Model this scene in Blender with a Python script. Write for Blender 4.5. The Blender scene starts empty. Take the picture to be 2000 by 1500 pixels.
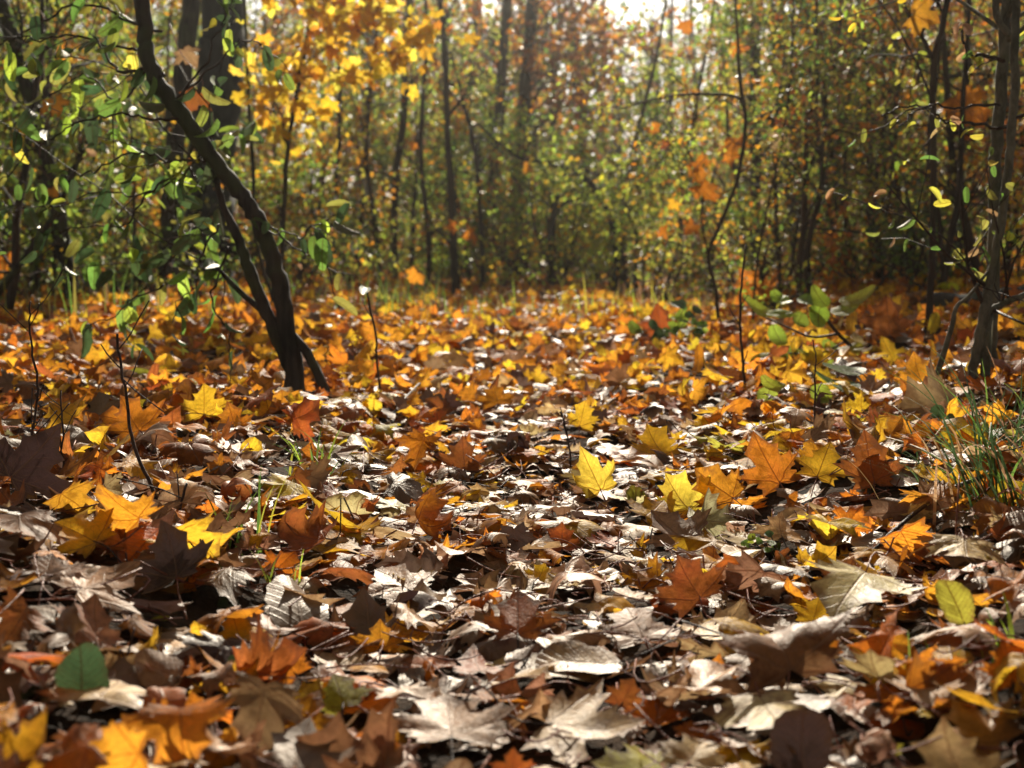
import bpy, math
import numpy as np
from mathutils import Vector

rng = np.random.default_rng(11)
R = math.radians
sc = bpy.context.scene
COL = sc.collection

# ------------------------------------------------------------------ camera numbers
CAM_H, FPX, PITCH = 0.58, 2750.0, math.atan((750 - 470) / 2750.0)
SUN_EL, SUN_AZ = 30.0, 2.5
cp, sp = math.cos(PITCH), math.sin(PITCH)

def sstep(a, b, x):
    t = np.clip((x - a) / (b - a), 0, 1)
    return t * t * (3 - 2 * t)

def path_x(y): return 0.03 + 0.05 * np.sin(0.75 * (np.minimum(y, 14) - 0.6)) * (1 - sstep(3, 9, y))

def hgt(x, y):
    """Height of the ground sheet."""
    x = np.asarray(x, float); y = np.asarray(y, float)
    h = 0.018 * np.sin(x * 2.3 + 1.1) * np.sin(y * 1.7 + 0.4) + 0.010 * np.sin(x * 5.1 + y * 3.3) + 0.008 * np.sin(x * 9.0 - y * 7.0 + 2)
    h = h + 0.085 * sstep(0.26, 0.75, np.abs(x - path_x(y))) * (1 - sstep(9, 13, y))
    h = h + 0.17 * sstep(0.6, 2.0, x - 0.12 * (y - 3)) * sstep(2.2, 4.5, y)
    h = h + 0.05 * sstep(0.9, 2.5, -x)
    h = h + sstep(7.5, 11.5, y) * (0.06 * np.sin(x * 1.1 + 2.2) + 0.05 * np.sin(x * 2.9 + 0.5) + 0.10 * sstep(0.8, 2.4, np.abs(x)))
    h = h + 0.0005 * np.clip(np.minimum(y, 60) - 12, 0, None) ** 2
    return h

def ray(u, v):
    d = np.array([(u - 1000) / FPX, 0, 0]) + np.array([0, sp, cp]) * ((750 - v) / FPX) + np.array([0, cp, -sp])
    return d

def at(u, v, Y):
    d = ray(u, v)
    return np.array([0, 0, CAM_H]) + d * (Y / d[1])

def ground(u, v):
    d = ray(u, v)
    t = 0.3
    for _ in range(4000):
        p = np.array([0, 0, CAM_H]) + d * t
        if p[2] <= hgt(p[0], p[1]):
            break
        t += 0.01 if t < 8 else 0.03
    return p

# ------------------------------------------------------------------ materials
class NT:
    def __init__(s, name):
        s.m = bpy.data.materials.new(name); s.m.use_nodes = True
        s.t = s.m.node_tree; s.t.nodes.clear()
        s.out = s.t.nodes.new('ShaderNodeOutputMaterial')
    def n(s, typ, **kw):
        nd = s.t.nodes.new(typ)
        for k, v in kw.items():
            if k.startswith('i_'):
                key = k[2:]
                nd.inputs[int(key) if key.isdigit() else key.replace('_', ' ')].default_value = v
            else:
                setattr(nd, k, v)
        return nd
    def l(s, a, b): s.t.links.new(a, b)
    def math(s, op, a, b=None, c=None, clamp=False):
        nd = s.t.nodes.new('ShaderNodeMath'); nd.operation = op; nd.use_clamp = clamp
        for i, x in enumerate((a, b, c)):
            if x is None: continue
            if isinstance(x, (int, float)): nd.inputs[i].default_value = x
            else: s.l(x, nd.inputs[i])
        return nd.outputs[0]
    def ss(s, x, a, b):
        nd = s.n('ShaderNodeMapRange', interpolation_type='SMOOTHSTEP'); s.l(x, nd.inputs[0])
        nd.inputs[1].default_value = a; nd.inputs[2].default_value = b
        return nd.outputs[0]
    def mix(s, f, a, b, blend='MIX'):
        nd = s.n('ShaderNodeMix', data_type='RGBA', blend_type=blend)
        for k, x in ((0, f), (6, a), (7, b)):
            if isinstance(x, (int, float, tuple)): nd.inputs[k].default_value = x
            else: s.l(x, nd.inputs[k])
        return nd.outputs[2]
    def noise(s, vec, scale, detail=3.0, rough=0.55):
        nd = s.n('ShaderNodeTexNoise', i_Scale=scale, i_Detail=detail, i_Roughness=rough)
        if vec is not None: s.l(vec, nd.inputs['Vector'])
        return nd

def leaf_material(name, kind, gloss=0.5, rough=0.42, spots=1.0, pale=0.5, spec_lo=0.35):
    """kind: 'palmate' (five veins from the stalk) or 'pinnate' (a midrib with ribs). Colour comes from each leaf's own attribute."""
    t = NT(name)
    col = t.n('ShaderNodeAttribute', attribute_name='col')
    rnd = t.n('ShaderNodeAttribute', attribute_name='rnd')
    uv = t.n('ShaderNodeUVMap', uv_map='UVMap')
    sx = t.n('ShaderNodeSeparateXYZ'); t.l(uv.outputs[0], sx.inputs[0])
    x, y = sx.outputs[0], sx.outputs[1]
    ax = t.math('ABSOLUTE', x)
    cb = t.n('ShaderNodeCombineXYZ'); t.l(x, cb.inputs[0]); t.l(y, cb.inputs[1])
    lid = t.math('FLOOR', rnd.outputs['Fac']); fr = t.math('FRACT', rnd.outputs['Fac'])
    t.l(t.math('MULTIPLY', lid, 3.7), cb.inputs[2])
    P = cb.outputs[0]
    if kind == 'palmate':
        masks = []
        for dx, dy in ((0.0, 1.0), (0.899, 0.438), (0.953, -0.304)):
            al = t.math('ADD', t.math('MULTIPLY', ax, dx), t.math('MULTIPLY', y, dy))
            ac = t.math('ABSOLUTE', t.math('SUBTRACT', t.math('MULTIPLY', ax, dy), t.math('MULTIPLY', y, dx)))
            pos = t.math('GREATER_THAN', al, 0.0)
            m1 = t.math('SUBTRACT', 1.0, t.ss(ac, 0.006, 0.02))
            saw = t.math('FRACT', t.math('MULTIPLY', t.math('SUBTRACT', al, t.math('MULTIPLY', ac, 0.95)), 5.5))
            tri = t.math('ABSOLUTE', t.math('SUBTRACT', saw, 0.5))
            m2 = t.math('MULTIPLY', t.math('SUBTRACT', 1.0, t.ss(tri, 0.015, 0.06)), t.math('SUBTRACT', 1.0, t.ss(ac, 0.16, 0.26)))
            masks.append(t.math('MULTIPLY', pos, t.math('MAXIMUM', m1, t.math('MULTIPLY', m2, 0.55))))
        vein = t.math('MAXIMUM', masks[0], t.math('MAXIMUM', masks[1], masks[2]))
    else:
        m1 = t.math('SUBTRACT', 1.0, t.ss(ax, 0.008, 0.024))
        saw = t.math('FRACT', t.math('MULTIPLY', t.math('SUBTRACT', y, t.math('MULTIPLY', ax, 0.75)), 9.0))
        tri = t.math('ABSOLUTE', t.math('SUBTRACT', saw, 0.5))
        vein = t.math('MAXIMUM', m1, t.math('MULTIPLY', t.math('SUBTRACT', 1.0, t.ss(tri, 0.02, 0.12)), 0.6))
    n1 = t.noise(P, 2.2, 4.0, 0.6)
    n2 = t.noise(P, 13.0, 3.0, 0.6)
    n3 = t.noise(P, 48.0, 2.0, 0.6)
    hs = t.n('ShaderNodeHueSaturation', i_Saturation=1.0)
    t.l(col.outputs['Color'], hs.inputs['Color'])
    t.l(t.math('ADD', 0.481, t.math('MULTIPLY', n1.outputs[0], 0.038)), hs.inputs['Hue'])
    t.l(t.math('ADD', 0.55, t.math('MULTIPLY', n2.outputs[0], 0.9)), hs.inputs['Value'])
    c = hs.outputs[0]
    dark = t.mix(1.0, c, (0.36, 0.22, 0.16, 1), 'MULTIPLY')
    blotch = t.math('MULTIPLY', t.ss(n1.outputs[0], 0.50, 0.66), 0.7 * spots)
    c = t.mix(blotch, c, dark)
    spot = t.math('MULTIPLY', t.ss(n3.outputs[0], 0.60, 0.72), 0.75 * spots)
    c = t.mix(spot, c, dark)
    nb = t.noise(P, 5.0, 3.0, 0.6)
    edge = t.ss(t.math('ADD', fr, t.math('MULTIPLY', t.math('SUBTRACT', nb.outputs[0], 0.5), 1.1)), 0.72, 1.02)
    c = t.mix(t.math('MULTIPLY', edge, 0.8 * spots), c, t.mix(0.5, dark, (0.10, 0.045, 0.02, 1)))
    back = t.n('ShaderNodeNewGeometry').outputs['Backfacing']
    under = t.mix(0.35, c, (0.48, 0.31, 0.15, 1))
    cs = t.mix(t.math('MULTIPLY', back, pale), c, under)
    cs = t.mix(t.math('MULTIPLY', vein, 0.65), cs, t.mix(0.6, dark, (0.30, 0.18, 0.10, 1)))
    ct = t.mix(t.math('MULTIPLY', vein, 0.9), c, dark)
    gm = t.n('ShaderNodeGamma', i_Gamma=0.8); t.l(ct, gm.inputs[0])
    bump = t.n('ShaderNodeBump', i_Strength=0.4, i_Distance=0.003)
    hh = t.math('ADD', t.math('MULTIPLY', vein, -0.8), t.math('ADD', t.math('MULTIPLY', n2.outputs[0], 0.9), t.math('MULTIPLY', n3.outputs[0], 0.35)))
    t.l(hh, bump.inputs['Height'])
    pb = t.n('ShaderNodeBsdfPrincipled')
    t.l(cs, pb.inputs['Base Color']); t.l(bump.outputs[0], pb.inputs['Normal'])
    t.l(t.math('ADD', rough - 0.10, t.math('MULTIPLY', n2.outputs[0], 0.28)), pb.inputs['Roughness'])
    mr = t.n('ShaderNodeMapRange'); t.l(col.outputs['Alpha'], mr.inputs[0]); mr.inputs[1].default_value = 0.15; mr.inputs[2].default_value = 0.55
    mr.inputs[3].default_value = gloss; mr.inputs[4].default_value = gloss * spec_lo; t.l(mr.outputs[0], pb.inputs['Specular IOR Level']); pb.inputs['Specular Tint'].default_value = (1.0, 0.86, 0.66, 1)
    tr = t.n('ShaderNodeBsdfTranslucent'); t.l(gm.outputs[0], tr.inputs[0]); t.l(bump.outputs[0], tr.inputs['Normal'])
    mx = t.n('ShaderNodeMixShader'); t.l(col.outputs['Alpha'], mx.inputs[0]); t.l(pb.outputs[0], mx.inputs[1]); t.l(tr.outputs[0], mx.inputs[2])
    t.l(mx.outputs[0], t.out.inputs[0])
    return t.m

def bark_material(name, a, b, moss=0.0, scale=18.0, stretch=0.18, rough=0.85):
    t = NT(name)
    tc = t.n('ShaderNodeTexCoord'); mp = t.n('ShaderNodeMapping'); t.l(tc.outputs['Object'], mp.inputs[0])
    mp.inputs['Scale'].default_value = (1, 1, stretch)
    n1 = t.noise(mp.outputs[0], scale, 5.0, 0.65); n2 = t.noise(tc.outputs['Object'], scale * 0.25, 3.0)
    c = t.mix(t.ss(n1.outputs[0], 0.35, 0.65), a, b)
    if moss: c = t.mix(t.math('MULTIPLY', t.ss(n2.outputs[0], 0.48, 0.62), moss), c, (0.05, 0.065, 0.02, 1))
    bump = t.n('ShaderNodeBump', i_Strength=0.9, i_Distance=0.012); t.l(n1.outputs[0], bump.inputs['Height'])
    pb = t.n('ShaderNodeBsdfPrincipled', i_Roughness=rough); t.l(c, pb.inputs['Base Color']); t.l(bump.outputs[0], pb.inputs['Normal'])
    pb.inputs['Specular IOR Level'].default_value = 0.3
    t.l(pb.outputs[0], t.out.inputs[0])
    return t.m

def soil_material():
    t = NT('forest_soil')
    tc = t.n('ShaderNodeTexCoord'); P = tc.outputs['Object']
    n1 = t.noise(P, 14.0, 6.0, 0.7); n2 = t.noise(P, 70.0, 4.0, 0.7); n3 = t.noise(P, 1.1, 3.0)
    c = t.mix(t.ss(n1.outputs[0], 0.35, 0.7), (0.014, 0.010, 0.007, 1), (0.06, 0.036, 0.02, 1))
    sx = t.n('ShaderNodeSeparateXYZ'); t.l(P, sx.inputs[0])
    far = t.ss(sx.outputs[1], 12.0, 17.0)
    vor = t.n('ShaderNodeTexVoronoi', i_Scale=9.0); t.l(P, vor.inputs['Vector'])
    ramp = t.n('ShaderNodeValToRGB'); sp_ = t.n('ShaderNodeSeparateColor'); t.l(vor.outputs['Color'], sp_.inputs[0]); t.l(sp_.outputs[0], ramp.inputs[0])
    e = ramp.color_ramp.elements
    e[0].position = 0.0; e[0].color = (0.05, 0.025, 0.012, 1); e[1].position = 1.0; e[1].color = (0.30, 0.15, 0.03, 1)
    k = e.new(0.5); k.color = (0.16, 0.07, 0.02, 1)
    c = t.mix(far, c, ramp.outputs[0])
    bump = t.n('ShaderNodeBump', i_Strength=1.0, i_Distance=0.02)
    t.l(t.math('ADD', n1.outputs[0], t.math('MULTIPLY', n2.outputs[0], 0.5)), bump.inputs['Height'])
    pb = t.n('ShaderNodeBsdfPrincipled', i_Roughness=0.95); t.l(c, pb.inputs['Base Color']); t.l(bump.outputs[0], pb.inputs['Normal'])
    pb.inputs['Specular IOR Level'].default_value = 0.08
    t.l(pb.outputs[0], t.out.inputs[0])
    return t.m

M_MAPLE = leaf_material('maple_leaf_skin', 'palmate', 0.36, 0.44)
M_FRESH = leaf_material('fresh_maple_leaf_skin', 'palmate', 0.45, 0.44, 0.5, 0.3)
M_OVAL = leaf_material('oval_leaf_skin', 'pinnate', 0.5, 0.42, 0.9)
M_GREEN = leaf_material('green_leaf_skin', 'pinnate', 0.45, 0.42, 0.4, 0.35, 0.8)
M_GRASS = leaf_material('grass_skin', 'pinnate', 0.4, 0.45, 0.0, 0.0, 0.8)
M_BARKD = bark_material('dark_bark', (0.008, 0.007, 0.006, 1), (0.05, 0.04, 0.03, 1), 0.6)
M_BARKG = bark_material('grey_green_bark', (0.055, 0.05, 0.035, 1), (0.16, 0.145, 0.10, 1), 0.4, 25, 0.5)
M_BARKB = bark_material('brown_bark', (0.022, 0.015, 0.010, 1), (0.07, 0.045, 0.03, 1), 0.2)
M_BIRCH = bark_material('pale_bark', (0.20, 0.20, 0.20, 1), (0.42, 0.42, 0.42, 1), 0.1, 9, 2.5)
M_TWIG = bark_material('twig_bark', (0.018, 0.011, 0.009, 1), (0.06, 0.035, 0.025, 1), 0.0, 60, 0.3, 0.6)
M_STALK = bark_material('red_stalk', (0.13, 0.03, 0.02, 1), (0.26, 0.10, 0.05, 1), 0.0, 60, 0.3, 0.5)
M_STRAW = bark_material('dry_straw', (0.20, 0.14, 0.07, 1), (0.40, 0.30, 0.16, 1), 0.0, 60, 0.3, 0.6)
M_SOIL = soil_material()

# ------------------------------------------------------------------ mesh building
def make(name, V, faces, mat, parent=None, col=None, rnd=None, uv=None, smooth=True, loc=None):
    """One mesh object. faces: list of (k, 3|4) index arrays; col (n,4), rnd (n,), uv (n,2) per vertex."""
    V = np.ascontiguousarray(V, dtype=np.float32).reshape(-1, 3)
    me = bpy.data.meshes.new(name)
    if loc is not None:
        V = V - np.asarray(loc, np.float32)
    loops = np.concatenate([f.reshape(-1) for f in faces]).astype(np.int32)
    sizes = np.concatenate([np.full(len(f), f.shape[1], np.int32) for f in faces])
    starts = np.concatenate([[0], np.cumsum(sizes)[:-1]]).astype(np.int32)
    me.vertices.add(len(V)); me.vertices.foreach_set('co', V.ravel())
    me.loops.add(len(loops)); me.loops.foreach_set('vertex_index', loops)
    me.polygons.add(len(sizes)); me.polygons.foreach_set('loop_start', starts)
    me.update(calc_edges=True)
    me.polygons.foreach_set('use_smooth', np.full(len(sizes), smooth, bool))
    if col is not None:
        a = me.attributes.new('col', 'FLOAT_COLOR', 'POINT'); a.data.foreach_set('color', np.ascontiguousarray(col, np.float32).ravel())
    if rnd is not None:
        a = me.attributes.new('rnd', 'FLOAT', 'POINT'); a.data.foreach_set('value', np.ascontiguousarray(rnd, np.float32).ravel())
    if uv is not None:
        l = me.uv_layers.new(name='UVMap'); l.data.foreach_set('uv', np.ascontiguousarray(uv, np.float32)[loops].ravel())
    me.materials.append(mat)
    o = bpy.data.objects.new(name, me); COL.objects.link(o)
    if parent is not None: o.parent = parent
    elif loc is not None: o.location = loc
    return o

def tag(o, label, cat, group=None, kind=None):
    if label: o['label'] = label
    if cat: o['category'] = cat
    if group: o['group'] = group
    if kind: o['kind'] = kind
    return o

def empty(name, loc):
    o = bpy.data.objects.new(name, None); o.location = [float(q) for q in loc]; o.empty_display_size = 0.1; COL.objects.link(o)
    return o

class Tubes:
    def __init__(s): s.V, s.F, s.n = [], [], 0
    def add(s, P, r, sides=6, lump=0.0):
        P = np.asarray(P, float); k = len(P); r = np.broadcast_to(np.asarray(r, float), (k,))
        T = np.gradient(P, axis=0); T /= np.linalg.norm(T, axis=1)[:, None] + 1e-9
        ref = np.array([1.0, 0, 0]) if abs(T[:, 0]).mean() < 0.7 else np.array([0, 1.0, 0])
        A = np.cross(T, ref); A /= np.linalg.norm(A, axis=1)[:, None] + 1e-9
        B = np.cross(T, A)
        th = np.arange(sides) * 2 * math.pi / sides
        rr = r[:, None] * (1 + lump * rng.normal(size=(k, sides)))
        ring = P[:, None, :] + rr[..., None] * (np.cos(th)[None, :, None] * A[:, None, :] + np.sin(th)[None, :, None] * B[:, None, :])
        s.V.append(ring.reshape(-1, 3))
        i = np.arange(k - 1)[:, None] * sides; j = np.arange(sides)[None, :]; j2 = (j + 1) % sides
        q = np.stack([i + j, i + j2, i + sides + j2, i + sides + j], -1).reshape(-1, 4) + s.n
        s.F.append(q)
        s.V.append(P[[0, -1]])
        c0 = s.n + k * sides
        jj = np.arange(sides)
        s.F.append(np.stack([np.full(sides, c0), s.n + (jj + 1) % sides, s.n + jj], -1))
        b = s.n + (k - 1) * sides
        s.F.append(np.stack([np.full(sides, c0 + 1), b + jj, b + (jj + 1) % sides], -1))
        s.n = c0 + 2
    def build(s, name, mat, parent=None, loc=None):
        q = [f for f in s.F if f.shape[1] == 4]; t = [f for f in s.F if f.shape[1] == 3]
        return make(name, np.concatenate(s.V), [np.concatenate(q), np.concatenate(t)], mat, parent, loc=loc)

def spline(P, k):
    """Catmull-Rom through P (n,d), k points out."""
    P = np.asarray(P, float); n = len(P)
    if n == 2: return P[0] + (P[1] - P[0]) * np.linspace(0, 1, k)[:, None]
    Q = np.vstack([2 * P[0] - P[1], P, 2 * P[-1] - P[-2]])
    t = np.linspace(0, n - 1 - 1e-6, k); i = t.astype(int); f = (t - i)[:, None]
    a, b, c, d = Q[i], Q[i + 1], Q[i + 2], Q[i + 3]
    return 0.5 * (2 * b + (c - a) * f + (2 * a - 5 * b + 4 * c - d) * f ** 2 + (3 * b - a - 3 * c + d) * f ** 3)

def unit(v): return v / (np.linalg.norm(v) + 1e-9)

def grow(T, p, d, L, r, depth, kids, out, wob=0.16, up=0.03, sides=5, lo=0.25, seg=0.14):
    n = int(np.clip(L / seg, 3, 12)) + 1
    pts = [np.array(p, float)]; d = unit(np.array(d, float))
    for _ in range(n - 1):
        d = unit(d + rng.normal(size=3) * wob + np.array([0, 0, up])); pts.append(pts[-1] + d * L / (n - 1))
    pts = np.array(pts); T.add(pts, np.linspace(r, max(r * 0.3, 0.0012), n), sides)
    if depth == 0:
        for t in np.linspace(0.25, 1, max(2, int(L / 0.05))):
            i = min(int(t * (n - 1)), n - 2); f = t * (n - 1) - i
            out.append(np.concatenate([pts[i] * (1 - f) + pts[i + 1] * f, unit(pts[i + 1] - pts[i])]))
        return
    for _ in range(kids):
        t = rng.uniform(lo, 1); i = min(int(t * (n - 1)), n - 2)
        dd = unit(pts[i + 1] - pts[i]); a = unit(np.cross(dd, rng.normal(size=3)))
        ang = rng.uniform(0.5, 1.15)
        nd = dd * math.cos(ang) + a * math.sin(ang)
        grow(T, pts[i], nd, L * rng.uniform(0.35, 0.65) * (1.25 - 0.5 * t), max(r * (1 - 0.7 * t) * 0.55, 0.0015), depth - 1, max(2, kids - 1), out, wob * 1.2, up, max(3, sides - 1), 0.2, seg)

# ------------------------------------------------------------------ leaf shapes
HALF = [(0, -0.0), (.12, -.09), (.30, -.12), (.52, -.16), (.45, -.02), (.55, .05), (.43, .12), (.53, .165), (.64, .18), (.63, .27), (.84, .40), (.63, .42),
        (.63, .53), (.49, .48), (.33, .47), (.33, .60), (.41, .76), (.26, .80), (.13, .92), (0, 1.08)]
def maple_template(idx, rings):
    h = [HALF[i] for i in idx]
    o = np.array(h + [(-x, y) for x, y in h[::-1][1:-1]])
    c = np.array([0, 0.16])
    V = [c[None, :]]
    for f in rings: V.append(c + (o - c) * f)
    n = len(o); V = np.concatenate(V); j = np.arange(n); j2 = (j + 1) % n
    tri = np.stack([np.zeros(n, int), 1 + j, 1 + j2], -1)
    quads = [np.stack([1 + k * n + j, 1 + (k + 1) * n + j, 1 + (k + 1) * n + j2, 1 + k * n + j2], -1) for k in range(len(rings) - 1)]
    fr = np.concatenate([[0]] + [np.full(n, f) for f in rings])
    return dict(V=V, F=[tri] + ([np.concatenate(quads)] if quads else []), fr=fr, w=1.68)
def oval_template(n, rings, w=0.36, serr=0.0):
    t = np.linspace(0, math.pi, n)
    y = 0.5 - 0.5 * np.cos(t); x = w * np.sin(t) ** 0.85 * (1.12 - 0.3 * y)
    x[0] = x[-1] = 0
    if serr: x[1:-1:2] *= 1 - serr
    o = np.concatenate([np.stack([x, y], -1), np.stack([-x, y], -1)[::-1][1:-1]])
    c = np.array([0, 0.45]); V = [c[None]]
    for f in rings: V.append(c + (o - c) * f)
    m = len(o); V = np.concatenate(V); j = np.arange(m); j2 = (j + 1) % m
    tri = np.stack([np.zeros(m, int), 1 + j, 1 + j2], -1)
    quads = [np.stack([1 + k * m + j, 1 + (k + 1) * m + j, 1 + (k + 1) * m + j2, 1 + k * m + j2], -1) for k in range(len(rings) - 1)]
    return dict(V=V, F=[tri] + ([np.concatenate(quads)] if quads else []), fr=np.concatenate([[0]] + [np.full(m, f) for f in rings]), w=2 * w)
TM_HERO = maple_template(range(20), (0.3, 0.55, 0.8, 1.0))
TM_A = maple_template(range(20), (0.45, 0.75, 1.0))
TM_B = maple_template((0, 2, 3, 5, 6, 8, 10, 12, 14, 16, 17, 19), (0.55, 1.0))
TM_C = maple_template((0, 3, 6, 10, 14, 16, 19), (1.0,))
TO_A = oval_template(13, (0.5, 0.8, 1.0), 0.34, 0.10)
TO_B = oval_template(7, (0.6, 1.0), 0.235)
TO_R = oval_template(17, (0.35, 0.7, 1.0), 0.44, 0.06)
KITE = np.array([(0, 0), (.30, .42), (0, 1), (-.30, .42)])

def veindist(V):
    ax, y = np.abs(V[:, 0]), V[:, 1]; best = np.full(len(V), 9.0)
    for dx, dy in ((0, 1), (0.899, 0.438), (0.953, -0.304)):
        al = ax * dx + y * dy; d = np.where(al > 0, np.abs(ax * dy - y * dx), np.hypot(ax, y)); best = np.minimum(best, d)
    return best

def shape_leaves(tm, size, yaw, tilt, taz, k1, a1, k2, fold, wav, flip, pos=None, lift=None, thick=None):
    """Bent, turned leaves; every argument is an array of m. Returns (m, nv, 3)."""
    m = len(size); V = tm['V']; nv = len(V)
    x = np.repeat(V[None, :, 0], m, 0); y = np.repeat(V[None, :, 1], m, 0)
    th = np.arctan2(y - 0.16, x); rr = np.hypot(x, y - 0.16)
    ph = rng.uniform(0, 6.28, (m, 4, 1))
    sc_ = 1 + 0.11 * np.sin(th + ph[:, 2]) + 0.09 * np.sin(2 * th + ph[:, 0]) + 0.07 * np.sin(5 * th + ph[:, 1])
    x = x * sc_; y = 0.16 + (y - 0.16) * sc_
    z = fold[:, None] * veindist(V)[None, :] * (V[:, 1] > -9)
    for q in range(3):
        kv = rng.normal(size=(m, 2, 1)) * (3.0 + 2.2 * q)
        z = z + (0.022 - 0.005 * q) * (wav[:, None] / 0.06) ** 0.5 * np.sin(kv[:, 0] * x + kv[:, 1] * y + ph[:, q])
    z = z + (rng.normal(size=(m, 1)) * 0.22 + 0.10) * np.clip(rr, 0, 1.1) ** 3.5
    z = z + wav[:, None] * (np.sin(3 * th + ph[:, 2]) * rr ** 1.5 + 0.6 * np.sin(8 * th + ph[:, 3]) * rr ** 2.2)
    ca, sa = np.cos(a1)[:, None], np.sin(a1)[:, None]
    u = (y - 0.3) * ca + x * sa; v = -(y - 0.3) * sa + x * ca
    k = np.where(np.abs(k1) < 1e-3, 1e-3, k1)[:, None]
    ku = k * u
    U = (np.sin(ku) / k) - z * np.sin(ku); Z = (1 - np.cos(ku)) / k + z * np.cos(ku)
    Z = Z + 0.5 * k2[:, None] * v ** 2
    x = U * sa + v * ca; y = U * ca - v * sa; z = Z
    s = (size / tm['w'])[:, None]
    x, y, z = x * s, y * s, z * s
    x = x * flip[:, None]; z = z * flip[:, None]
    c, s_ = np.cos(yaw)[:, None], np.sin(yaw)[:, None]
    x, y = x * c - y * s_, x * s_ + y * c
    # tilt about the horizontal axis at azimuth taz
    ex, ey = np.cos(taz)[:, None], np.sin(taz)[:, None]
    al = x * ex + y * ey; pe = -x * ey + y * ex
    ct, st = np.cos(tilt)[:, None], np.sin(tilt)[:, None]
    pe, z = pe * ct - z * st, pe * st + z * ct
    x = al * ex - pe * ey; y = al * ey + pe * ex
    return np.stack([x, y, z], -1)

def stack(W, tm):
    m, nv = W.shape[:2]; off = (np.arange(m) * nv)[:, None, None]
    return W.reshape(-1, 3), [(f[None] + off).reshape(-1, f.shape[1]) for f in tm['F']]

PAL = {'lemon': (0.86, 0.58, 0.04, 0.7),   # real colours of the leaves (linear), last number: how much light goes through
    'yellow': (0.76, 0.40, 0.015, 0.6), 'gold': (0.68, 0.25, 0.012, 0.58), 'orange': (0.60, 0.172, 0.010, 0.56), 'rust': (0.33, 0.085, 0.014, 0.45),
    'red': (0.42, 0.085, 0.012, 0.45), 'brown': (0.20, 0.09, 0.036, 0.3), 'taupe': (0.30, 0.155, 0.075, 0.27), 'tan': (0.46, 0.27, 0.115, 0.34),
    'cream': (0.62, 0.46, 0.20, 0.4), 'dark': (0.06, 0.030, 0.026, 0.12), 'lime': (0.46, 0.46, 0.035, 0.66), 'grey': (0.16, 0.10, 0.065, 0.18),
    'green': (0.10, 0.20, 0.025, 0.55), 'deep': (0.045, 0.10, 0.03, 0.30), 'spring': (0.27, 0.40, 0.03, 0.68), 'olive': (0.21, 0.22, 0.03, 0.58)}
NAMES = list(PAL); PARR = np.array([PAL[k] for k in NAMES])
def pick(weights, m):
    ks = list(weights); w = np.array([weights[k] for k in ks], float); w /= w.sum()
    ids = np.array([NAMES.index(k) for k in ks])[rng.choice(len(ks), m, p=w)]
    return ids
def tint(ids, amt=0.22):
    c = PARR[ids].copy(); m = len(ids)
    c[:, :3] *= np.exp(rng.normal(size=(m, 1)) * amt) * np.exp(rng.normal(size=(m, 3)) * amt * 0.35)
    c[:, :3] = np.clip(c[:, :3], 0.004, 0.8)
    return c

def foliage(name, pts, parent, weights, size, kind='oval', mat=None, droop=0.5, loc=None, jitter=0.02, per=1):
    """One mesh of small leaves at pts (n, 6: position, twig direction)."""
    pts = np.repeat(np.asarray(pts), per, 0); m = len(pts)
    P = pts[:, :3] + rng.normal(size=(m, 3)) * jitter
    A = pts[:, 3:] * 0.5 + rng.normal(size=(m, 3)) * 0.7; A[:, 2] -= droop
    A /= np.linalg.norm(A, axis=1)[:, None]
    N = np.cross(A, rng.normal(size=(m, 3))); N /= np.linalg.norm(N, axis=1)[:, None]
    B = np.cross(A, N)
    s = size * rng.uniform(0.6, 1.25, m)
    c = tint(pick(weights, m)); rd = np.floor(rng.uniform(0, 900, m))
    if kind == 'kite':
        V2 = KITE; F = [np.array([[0, 1, 2, 3]])]; zz = np.array([0, .10, 0, .10]); uv = V2
    elif kind == 'oval':
        V2 = TO_B['V']; F = TO_B['F']; zz = np.abs(V2[:, 0]) * 0.5 - 0.35 * (V2[:, 1] - 0.4) ** 2; uv = V2
    elif kind == 'maple':
        V2 = TM_B['V'] * np.array([0.62, 0.62]); F = TM_B['F']; zz = veindist(TM_B['V']) * 0.3 - 0.25 * (V2[:, 1] - 0.1) ** 2; uv = TM_B['V']
    else:
        V2 = TM_C['V'] * np.array([0.62, 0.62]); F = TM_C['F']; zz = veindist(TM_C['V']) * 0.35; uv = TM_C['V']
    bendr = rng.normal(size=m) * 0.5
    W = P[:, None] + s[:, None, None] * (V2[None, :, :1] * B[:, None] + V2[None, :, 1:2] * A[:, None] + (zz[None, :] + bendr[:, None] * V2[None, :, 1] ** 2 * 0.4)[..., None] * N[:, None])
    nv = len(V2); off = (np.arange(m) * nv)[:, None, None]
    faces = [(f[None] + off).reshape(-1, f.shape[1]) for f in F]
    return make(name, W.reshape(-1, 3), faces, mat or M_GREEN, parent, np.repeat(c, nv, 0), np.repeat(rd, nv), np.tile(uv, (m, 1)), loc=loc)

# ------------------------------------------------------------------ ground
def build_ground():
    xs = np.concatenate([-np.geomspace(6, 220, 24)[::-1], np.linspace(-5.9, 5.9, 170), np.geomspace(6, 220, 24)])
    ys = np.concatenate([np.linspace(-12, 0.5, 14), np.linspace(0.6, 16, 220), np.geomspace(16.2, 300, 40)])
    X, Y = np.meshgrid(xs, ys); Z = hgt(X, np.minimum(Y, 90))
    near = (np.abs(X) < 6) & (Y < 16)
    Z = Z + near * rng.normal(size=Z.shape) * 0.004
    nx, ny = len(xs), len(ys); i = np.arange(nx * ny).reshape(ny, nx)
    q = np.stack([i[:-1, :-1], i[:-1, 1:], i[1:, 1:], i[1:, :-1]], -1).reshape(-1, 4)
    o = make('ground', np.stack([X, Y, Z], -1).reshape(-1, 3), [q], M_SOIL)
    tag(o, 'dark forest soil under the fallen leaves', 'ground', kind='structure')
build_ground()

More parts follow.
